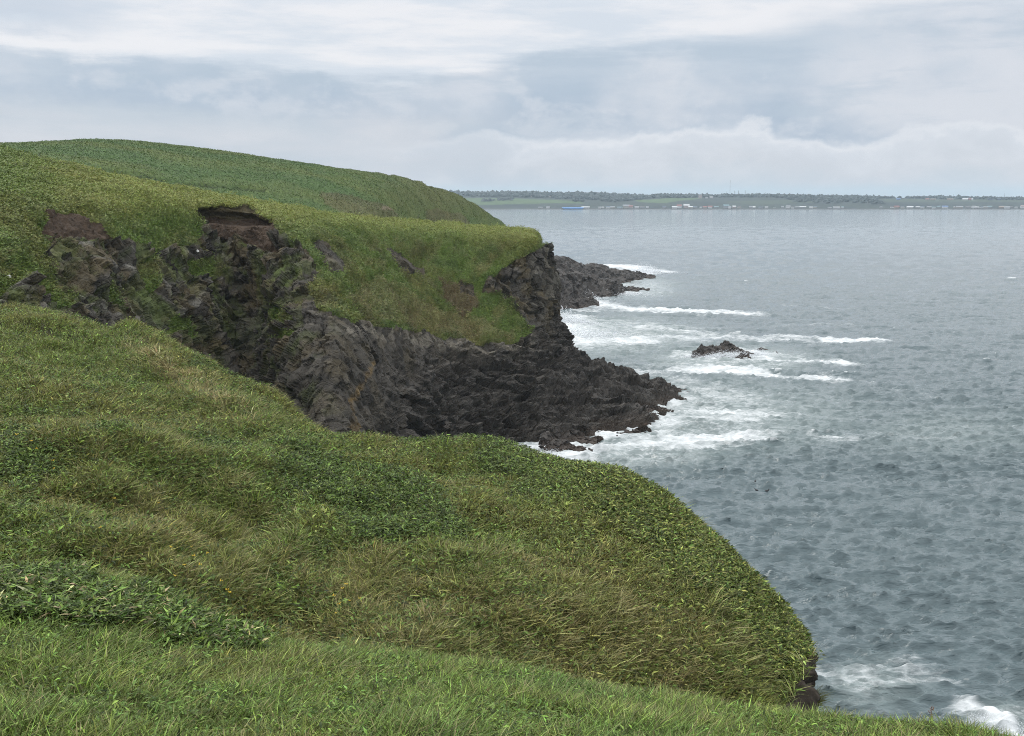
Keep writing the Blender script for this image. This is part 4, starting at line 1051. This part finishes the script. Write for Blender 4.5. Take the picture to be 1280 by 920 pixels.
def py_mesh(name, vf):
    me = bpy.data.meshes.new(name); me.from_pydata(vf[0], [], vf[1]); me.update(); return me


def ground_h(x, y):
    d = (FARV[..., 0] - x) ** 2 + (FARV[..., 1] - y) ** 2
    k = np.unravel_index(np.argmin(d), d.shape); return FARV[k][2]


def house(name, px, wpx, hpx, wall, roof, label, cat="house", group=None, back=30.0, up=False, deep=10.0, rise=None):
    d = SH + (1150 if up else back)
    x = Pz(px, 0, d)[0]; m_px = d / FPX
    wd, tot = wpx * m_px, hpx * m_px
    rise = tot * 0.35 if rise is None else rise
    wl, rf = box_gable(wd, deep, tot - rise, rise)
    root = link(name, py_mesh(name, wl), PM[wall]); link("roof", py_mesh("roof", rf), PM[roof], root)
    root.location = (x, d, ground_h(x, d) - 0.6); root.rotation_euler.z = rng.normal() * 0.15
    return tag(root, label, cat, group)


PL, PG = "small pale house among its like along the far shore", "small pale houses along the far shore"
house("long_shed", 716, 24, 2.1, 'sky', 'sky', "long bright blue shed at the water's edge on the far shore", "shed", back=16, rise=1.5, deep=20)
house("white_shed", 732, 9, 2.4, 'white', 'white', "long white shed just right of the long blue shed on the far shore", "shed", back=40)
house("house", 685, 4, 2.4, 'white', 'grey', "lone white house left of the long blue shed on the far shore", back=40)
house("house", 676, 5, 1.8, 'grey', 'grey', "faint grey house farthest left on the far shore", back=60)
house("house", 783, 8, 4.4, 'cream', 'grey', "tall cream building in the first cluster right of the blue shed", back=70)
house("house", 788.5, 4.5, 3.6, 'pink', 'red', "reddish house beside the tall cream building on the far shore", back=50)
house("house", 849, 5.5, 4.6, 'white', 'red', "white house with a red roof, biggest roof of the middle cluster on the far shore", back=60)
house("house", 858, 6.5, 5.2, 'pink', 'white', "pinkish block under a white roof beside the red-roofed house on the far shore", back=60)
house("house", 843, 6, 3.0, 'white', 'white', "white house just left of the red-roofed house on the far shore", back=30)
house("house", 830, 4.8, 3.0, 'grey', 'slate', "grey house with a dark roof, alone between two clusters on the far shore", back=50)
house("house", 881, 4.5, 3.0, 'pink', 'red', "small reddish house right of the pinkish block on the far shore", back=30)
house("house", 887.5, 5, 3.2, 'white', 'red', "white house with a red roof, right of the small reddish house on the far shore", back=40)
house("house", 907.5, 7, 4.6, 'grey', 'teal', "blue-grey tall house between the radio masts and the water on the far shore", back=80)
house("house", 917.5, 4, 3.4, 'pink', 'white', "pink and white house below the pair of radio masts on the far shore", back=40)
house("flat_roofed_block", 1045.5, 8, 2.9, 'white', 'white', "bright white flat block, standing out on the shore below the bare hill", "building", back=40, rise=0.8)
house("house", 1003.5, 7, 2.6, 'grey', 'white', "grey house with a long white roof below the thick ridge tower on the far shore", back=50)
house("house", 985, 5, 3.6, 'white', 'grey', "bright white house left of the one below the ridge tower on the far shore", back=40)
house("house", 1120.5, 6, 3.2, 'tan', 'red', "orange-red house at the left end of the right-hand village", back=40)
house("house", 1137, 8, 3.0, 'white', 'white', "wide white house right of the orange-red house on the far shore", back=40)
house("house", 1181, 7, 3.4, 'white', 'blue', "wide white house with a bluish roof in the right-hand village", back=40)
house("house", 1199, 8, 3.0, 'cream', 'grey', "long cream house in the middle of the right-hand village", back=40)
house("house", 1252, 6.5, 2.8, 'tan', 'tan', "tan house in the right-hand village near the picture edge", back=40)
house("house", 1173, 4, 3.0, 'grey', 'teal', "teal-roofed small house in the right-hand village", back=50)
house("house", 1278, 5, 4.0, 'white', 'pink', "tall white house with a pinkish roof at the right edge of the far shore", back=40)
house("tower_block", 875, 4, 4.6, 'pink', 'grey', "pinkish-grey tower-like building up on the far ridge, right of the woods", "building", up=True, rise=2)
house("house", 889, 4, 2.2, 'grey', 'white', "small pale house on the far ridge right of the tower-like building", up=True)
house("house", 883, 3, 1.6, 'grey', 'grey', "smallest grey hut on the far ridge beside the tower-like building", up=True)
house("barn", 1122.5, 4.5, 2.0, 'blue', 'blue', "blue-roofed barn on the fields above the right-hand village", "barn", up=True)
house("barn", 1158.5, 4, 2.2, 'pink', 'red', "red-roofed barn on the fields above the right-hand village", "barn", up=True)
house("barn", 1165, 8, 1.8, 'tan', 'cream', "long tan barn beside the red-roofed barn above the right-hand village", "barn", up=True)
house("barn", 1187, 7, 1.9, 'pink', 'tan', "salmon barn midway along the fields above the right-hand village", "barn", up=True)
house("barn", 1206, 6, 2.6, 'white', 'white', "white barn on the fields left of the bright red one above the village", "barn", up=True)
house("barn", 1211.5, 3, 3.0, 'red', 'red', "bright red barn between two white walls above the right-hand village", "barn", up=True)
house("barn", 1214.6, 2, 2.2, 'white', 'white', "little white hut right of the bright red barn above the village", "barn", up=True)
house("barn", 1237, 6, 1.8, 'navy', 'navy', "dark blue shed on the fields near the right edge, left of two", "barn", up=True)
house("barn", 1248, 5, 2.2, 'navy', 'navy', "dark blue shed on the fields near the right edge, right of two", "barn", up=True)
house("white_building", 731, 3, 2.0, 'white', 'white', "small white building on the wooded far ridge above the long blue shed", "building", up=True)
SMALL = [(749.5, 3, 2.2), (753.5, 3, 1.8), (760, 5, 2.8), (765.5, 5, 2.0), (775, 6, 2.0), (796, 5, 2.6), (803, 5, 2.6), (809, 3, 2.0), (863, 5, 2.8), (868.5, 5, 2.4), (876, 2.5, 2), (895.5, 5, 2.4), (912, 3, 2.8), (924, 4, 2.8), (938.5, 4, 2.6), (942.5, 3, 2.4),
         (951, 5, 2.2), (958, 3.4, 2.6), (968, 2, 1.8), (978, 3, 2.4), (991, 3, 2.4), (997, 6, 2.2), (1014, 4, 2.0), (1019, 3.5, 2.2), (1037, 4, 1.8), (1053, 3, 2.4), (1101, 3, 2.0), (1115, 4, 2.4), (1128, 4, 2.2), (1147, 5, 2.2), (1153, 4, 2.6), (1161, 5, 2.4), (1167, 4, 2.2),
         (1193, 2.5, 2.4), (1210, 6, 2.4), (1217, 5, 2.8), (1221.5, 4, 2.2), (1227, 3, 2), (1232, 5, 2.2), (1237, 5, 2.6), (1258.5, 6, 2.6), (1264, 4, 2.2), (1270, 3, 2.0)]
for k, (px, wpx, hpx) in enumerate(SMALL):
    house("house", px, wpx, hpx, ['white', 'grey', 'white', 'cream', 'grey'][k % 5], ['grey', 'white', 'slate', 'grey', 'teal', 'grey', 'brown'][k % 7], PL, "house", PG, back=[25, 60, 45, 85][k % 4])


def mast(px, top, label, thick=1.2, arms=0, name="radio_mast"):
    d = SH + 1480; x = Pz(px, 0, d)[0]; g = ground_h(x, d) - 3; top_z = P(px, top, d)[2]; H = top_z - g
    vs, fs = [], []
    def bar(a, b, t0, t1):
        a, b = np.array(a, float), np.array(b, float); ax = unit(b - a); s = unit(np.cross(ax, (0.3, 1, 0.1))); q = np.cross(ax, s); k = len(vs)
        for c_, t_ in ((a, t0), (b, t1)):
            for u_, v_ in ((1, 1), (-1, 1), (-1, -1), (1, -1)): vs.append(tuple(c_ + s * u_ * t_ + q * v_ * t_))
        fs.extend([(k + i, k + (i + 1) % 4, k + 4 + (i + 1) % 4, k + 4 + i) for i in range(4)] + [(k + 3, k + 2, k + 1, k), (k + 4, k + 5, k + 6, k + 7)])
    sp = thick * 1.2
    for sx, sy in ((1, 1), (-1, 1), (0, -1)): bar((sx * sp, sy * sp, 0), (sx * sp * 0.25, sy * sp * 0.25, H), thick * 0.28, thick * 0.2)
    n = max(4, int(H / 5))
    for k in range(n):
        z0, z1 = H * k / n, H * (k + 1) / n; a = sp * (1 - .75 * k / n); b = sp * (1 - .75 * (k + 1) / n)
        bar((a, a, z0), (-b, b, z1), thick * .12, thick * .12); bar((-a, a, z0), (0, -b, z1), thick * .12, thick * .12); bar((0, -a, z0), (b, b, z1), thick * .12, thick * .12)
    for k in range(arms):
        z = H * (0.72 + 0.2 * k / max(1, arms)); bar((-4, 0, z), (4, 0, z), thick * .2, thick * .2)
    o = link(name, py_mesh(name, (vs, fs)), PM['slate']); o.location = (x, d, g)
    return tag(o, label, "mast")


mast(912, 225, "tallest thin radio mast on the far ridge", 0.8)
mast(918, 238, "pylon with cross arms on the far ridge, left one of the pair", 1.3, 2, "pylon")
mast(922.5, 238, "pylon with cross arms on the far ridge, right one of the pair", 1.3, 2, "pylon")
mast(931, 238, "lone thin mast right of the pair of pylons on the far ridge", 1.4)
mast(908, 239, "short mast left of the tallest radio mast on the far ridge", 1.0)
mast(945, 240.5, "faint thin mast second right of the pylons on the far ridge", 0.8)
mast(956, 240, "faint thin mast rightmost of the mast cluster on the far ridge", 0.8)
mast(1003.5, 241.8, "thick short tower standing alone on the bare far ridge", 2.6, 1, "ridge_tower")
mast(1191, 242.5, "faint mast above the middle of the right-hand village", 0.9)
mast(1255, 241, "faint mast near the right picture edge above the dark blue sheds", 1.0)
print("far shore built")

# ------------------------------------------------------------------ small things
def near_idx(V, px, py, bad=None):
    a, b = project(V); d = (a - px) ** 2 + (b - py) ** 2 + (0 if bad is None else bad)
    k = np.unravel_index(np.argmin(d), d.shape); return V[k]


# yellow wild flowers on the hillside: a stalk with a flat head of florets
m_yel = paint_mat("yellow_petal", (0.60, 0.42, 0.03), 0.6, 0.15, 30); m_stalk = paint_mat("green_stalk", (0.08, 0.11, 0.035), 0.6, 0.2, 20)


def tube_mesh(name, pts, rad, sides=5):
    pts = np.array(pts, float); vs, fs = [], []
    for k, p_ in enumerate(pts):
        t_ = unit(pts[min(k + 1, len(pts) - 1)] - pts[max(k - 1, 0)]); s_ = unit(np.cross(t_, (0.2, 1, 0.1))); q_ = np.cross(t_, s_)
        r_ = rad[k] if hasattr(rad, '__len__') else rad
        for j in range(sides):
            an = 2 * math.pi * j / sides; vs.append(tuple(p_ + (s_ * math.cos(an) + q_ * math.sin(an)) * r_))
    for k in range(len(pts) - 1):
        for j in range(sides): fs.append((k * sides + j, k * sides + (j + 1) % sides, (k + 1) * sides + (j + 1) % sides, (k + 1) * sides + j))
    fs.append(tuple(range(sides))[::-1]); fs.append(tuple((len(pts) - 1) * sides + j for j in range(sides)))
    return py_mesh(name, (vs, fs))


def blob_mesh(name, centres, r):
    vs, fs = [], []
    for c_ in centres:
        k = len(vs); rr0 = r * random.uniform(0.7, 1.3)
        for z_, q_ in ((-0.6, 0.75), (0.45, 0.85)):
            for j in range(6): vs.append((c_[0] + q_ * rr0 * math.cos(j * math.pi / 3 + z_), c_[1] + q_ * rr0 * math.sin(j * math.pi / 3 + z_), c_[2] + z_ * rr0))
        vs.append((c_[0], c_[1], c_[2] - rr0)); vs.append((c_[0], c_[1], c_[2] + rr0))
        for j in range(6):
            j2 = (j + 1) % 6; fs += [(k + j, k + j2, k + 6 + j2, k + 6 + j), (k + 12, k + j2, k + j), (k + 13, k + 6 + j, k + 6 + j2)]
    return py_mesh(name, (vs, fs))


me_st = tube_mesh("stem", [(0, 0, 0), (0.02, 0, 0.45), (0.05, 0.01, 0.85)], [0.012, 0.010, 0.008]); me_st.materials.append(m_stalk)
me_fl = blob_mesh("flower_head", [(0.05 + random.gauss(0, .035), random.gauss(0, .035), 0.87 + random.gauss(0, .02)) for _ in range(5)], 0.019); me_fl.materials.append(m_yel)
FLOW = [(20, 555), (47, 568), (66, 585), (68, 593), (42, 562), (215, 700), (238, 693), (243, 712), (222, 732), (234, 720), (252, 724), (200, 635), (146, 634), (128, 676), (417, 765), (423, 770), (420, 778), (439, 760), (430, 752), (435, 748), (276, 745), (287, 752), (290, 760), (258, 705), (450, 758)]
for k, (px, py) in enumerate(FLOW):
    q = near_idx(MIDV, px, py + 14, bad=1e4 * (MIDV[..., 1] > 70))
    e = bpy.data.objects.new("wild_flower", None); col.objects.link(e); e.location = q; e.rotation_euler.z = random.uniform(0, 6); s_ = random.uniform(0.8, 1.15); e.scale = (s_, s_, s_)
    tag(e, "small yellow wild flower among the tall grass of the hillside at the left", "flower", "yellow wild flowers in the hillside grass")
    for nm, me in (("stem", me_st), ("flower_head", me_fl)):
        o = bpy.data.objects.new(nm, me); col.objects.link(o); o.parent = e

# reddish dock stalk against the sea, right foreground
q = near_idx(FOREV, 1163, 935)
dk = bpy.data.objects.new("dock_plant", None); col.objects.link(dk); dk.location = q
tag(dk, "thin reddish seed stalk standing up against the sea at the bottom right", "plant")
m_dock = paint_mat("rusty_seed", (0.16, 0.075, 0.045), 0.8, 0.3, 30)
link("stem", tube_mesh("stem", [(0, 0, -0.1), (0.01, 0, 0.4), (0.0, 0, 0.86)], [0.008, 0.007, 0.004]), m_dock, dk)
link("seed_head", blob_mesh("seed_head", [(random.gauss(0, .018), random.gauss(0, .018), 0.42 + 0.44 * random.random() ** .8) for _ in range(60)], 0.011), m_dock, dk)

# tussock at the foot of the bare bank
q = near_idx(MIDV, 1012, 880)
n = 420
up = unit(np.array((0.55, -0.1, 0.7)) + rng.normal(size=(n, 3)) * 0.35)
o = ribbons("grass_tussock", np.array(q) + rng.normal(size=(n, 3)) * 0.12, up, horiz(n, 0.3, 0), rng.uniform(0.1, 0.6, n), rng.uniform(0.5, 1.1, n), np.full(n, 0.02), np.clip(G_OLIVE * rng.uniform(0.4, 1.1, (n, 1)), 0, 1), 2, M_GRASS)
tag(o, "spiky dark tussock sticking out from the bare bank at the hillside's right edge", "tussock")

# thin posts along the edge of the plateau
pm = PM['brown']
POSTS = [(466.5, 280, 1.4, "short dark post on the yellow plateau edge, leftmost of four"), (522.5, 283, 1.7, "dark post on the plateau edge, second of four from the left"), (541, 283.5, 1.7, "dark post on the plateau edge, third of four from the left"), (581.5, 285, 2.3, "tallest dark post on the plateau edge, rightmost of four")]
for (px, py, hh, lb) in POSTS:
    d = 318; x, y, _ = P(px, py, d)
    k = np.argmin((HEADV[..., 0] - x) ** 2 + (HEADV[..., 1] - y) ** 2); z = HEADV.reshape(-1, 3)[k][2]
    o = link("post", tube_mesh("post", [(0, 0, -0.3), (0.02, 0, hh * 0.6), (0.05, 0, hh), (0.05, 0, hh + 0.04)], [0.10, 0.09, 0.08, 0.03], 6), pm); o.location = (x, y, z)
    tag(o, lb, "post", "posts along the plateau edge")

# pale stones on the cliff
m_pale = paint_mat("pale_stone", (0.72, 0.71, 0.68), 0.85, 0.15, 2)


def stone(px, py, size, label):
    q = near_idx(HEADV, px, py); o = blob_mesh("pale_stone", [(0, 0, 0), (size * .5, 0.1, -size * .2)], size)
    o = link("pale_stone", o, m_pale); o.location = (q[0], q[1] - 0.4, q[2] + 0.1); tag(o, label, "stone")


stone(248, 314, 0.22, "lone white stone on the green patch below the turf undercut")
stone(11.5, 346, 0.25, "upper white stone of two at the left edge of the cliff")
stone(16.5, 349.5, 0.22, "lower white stone of two at the left edge of the cliff")

# dark sea birds on the water
m_bird = paint_mat("dark_feather", (0.018, 0.018, 0.02), 0.6, 0.2, 8)


def bird(px, py, label, turn, scale=1.0):
    x, y = sea_pt(px, py)
    sk = [((-0.28, 0, 0.10), 0.03), ((-0.15, 0, 0.10), 0.10), ((0, 0, 0.10), 0.13), ((0.13, 0, 0.11), 0.10), ((0.20, 0, 0.17), 0.06), ((0.22, 0, 0.23), 0.05), ((0.26, 0, 0.27), 0.055), ((0.32, 0, 0.27), 0.025), ((0.38, 0, 0.26), 0.008)]
    o = link("sea_bird", tube_mesh("sea_bird", [a for a, _ in sk], [b for _, b in sk], 8), m_bird)
    nb = (W[..., 0] - x) ** 2 + (W[..., 1] - y) ** 2 < 0.8
    o.location = (x, y, W[..., 2][nb].max() - 0.02); o.rotation_euler.z = turn; o.scale = (scale,) * 3
    tag(o, label, "bird")


bird(945.5, 619, "dark bird on the water, left of the close pair right of the hillside crest", 2.4, 1.3)
bird(958.5, 619, "dark bird on the water, right of the close pair right of the hillside crest", 0.3, 1.5)
bird(944, 605, "dark bird on a wave just beyond the close pair of birds", 1.0, 1.2)
print("small things built")

# ------------------------------------------------------------------ sea air
hz = bpy.data.meshes.new("haze")
x0, x1, y0, y1, z0, z1 = -9000, 9000, -300, 9600, -6, 115
hz.from_pydata([(x0, y0, z0), (x1, y0, z0), (x1, y1, z0), (x0, y1, z0), (x0, y0, z1), (x1, y0, z1), (x1, y1, z1), (x0, y1, z1)], [], [(3, 2, 1, 0), (4, 5, 6, 7), (0, 1, 5, 4), (1, 2, 6, 5), (2, 3, 7, 6), (3, 0, 4, 7)])
m_h, t = new_mat("sea_air")
vol = t('ShaderNodeVolumePrincipled'); vol.inputs['Color'].default_value = (0.72, 0.87, 1.0, 1); vol.inputs['Density'].default_value = 0.000042; vol.inputs['Anisotropy'].default_value = 0.2
o_ = t('ShaderNodeOutputMaterial'); t.l.new(vol.outputs[0], o_.inputs[1])
ho = link("haze", hz, m_h); tag(ho, "thin pale sea air over the bay and far shore", "haze", kind='stuff')
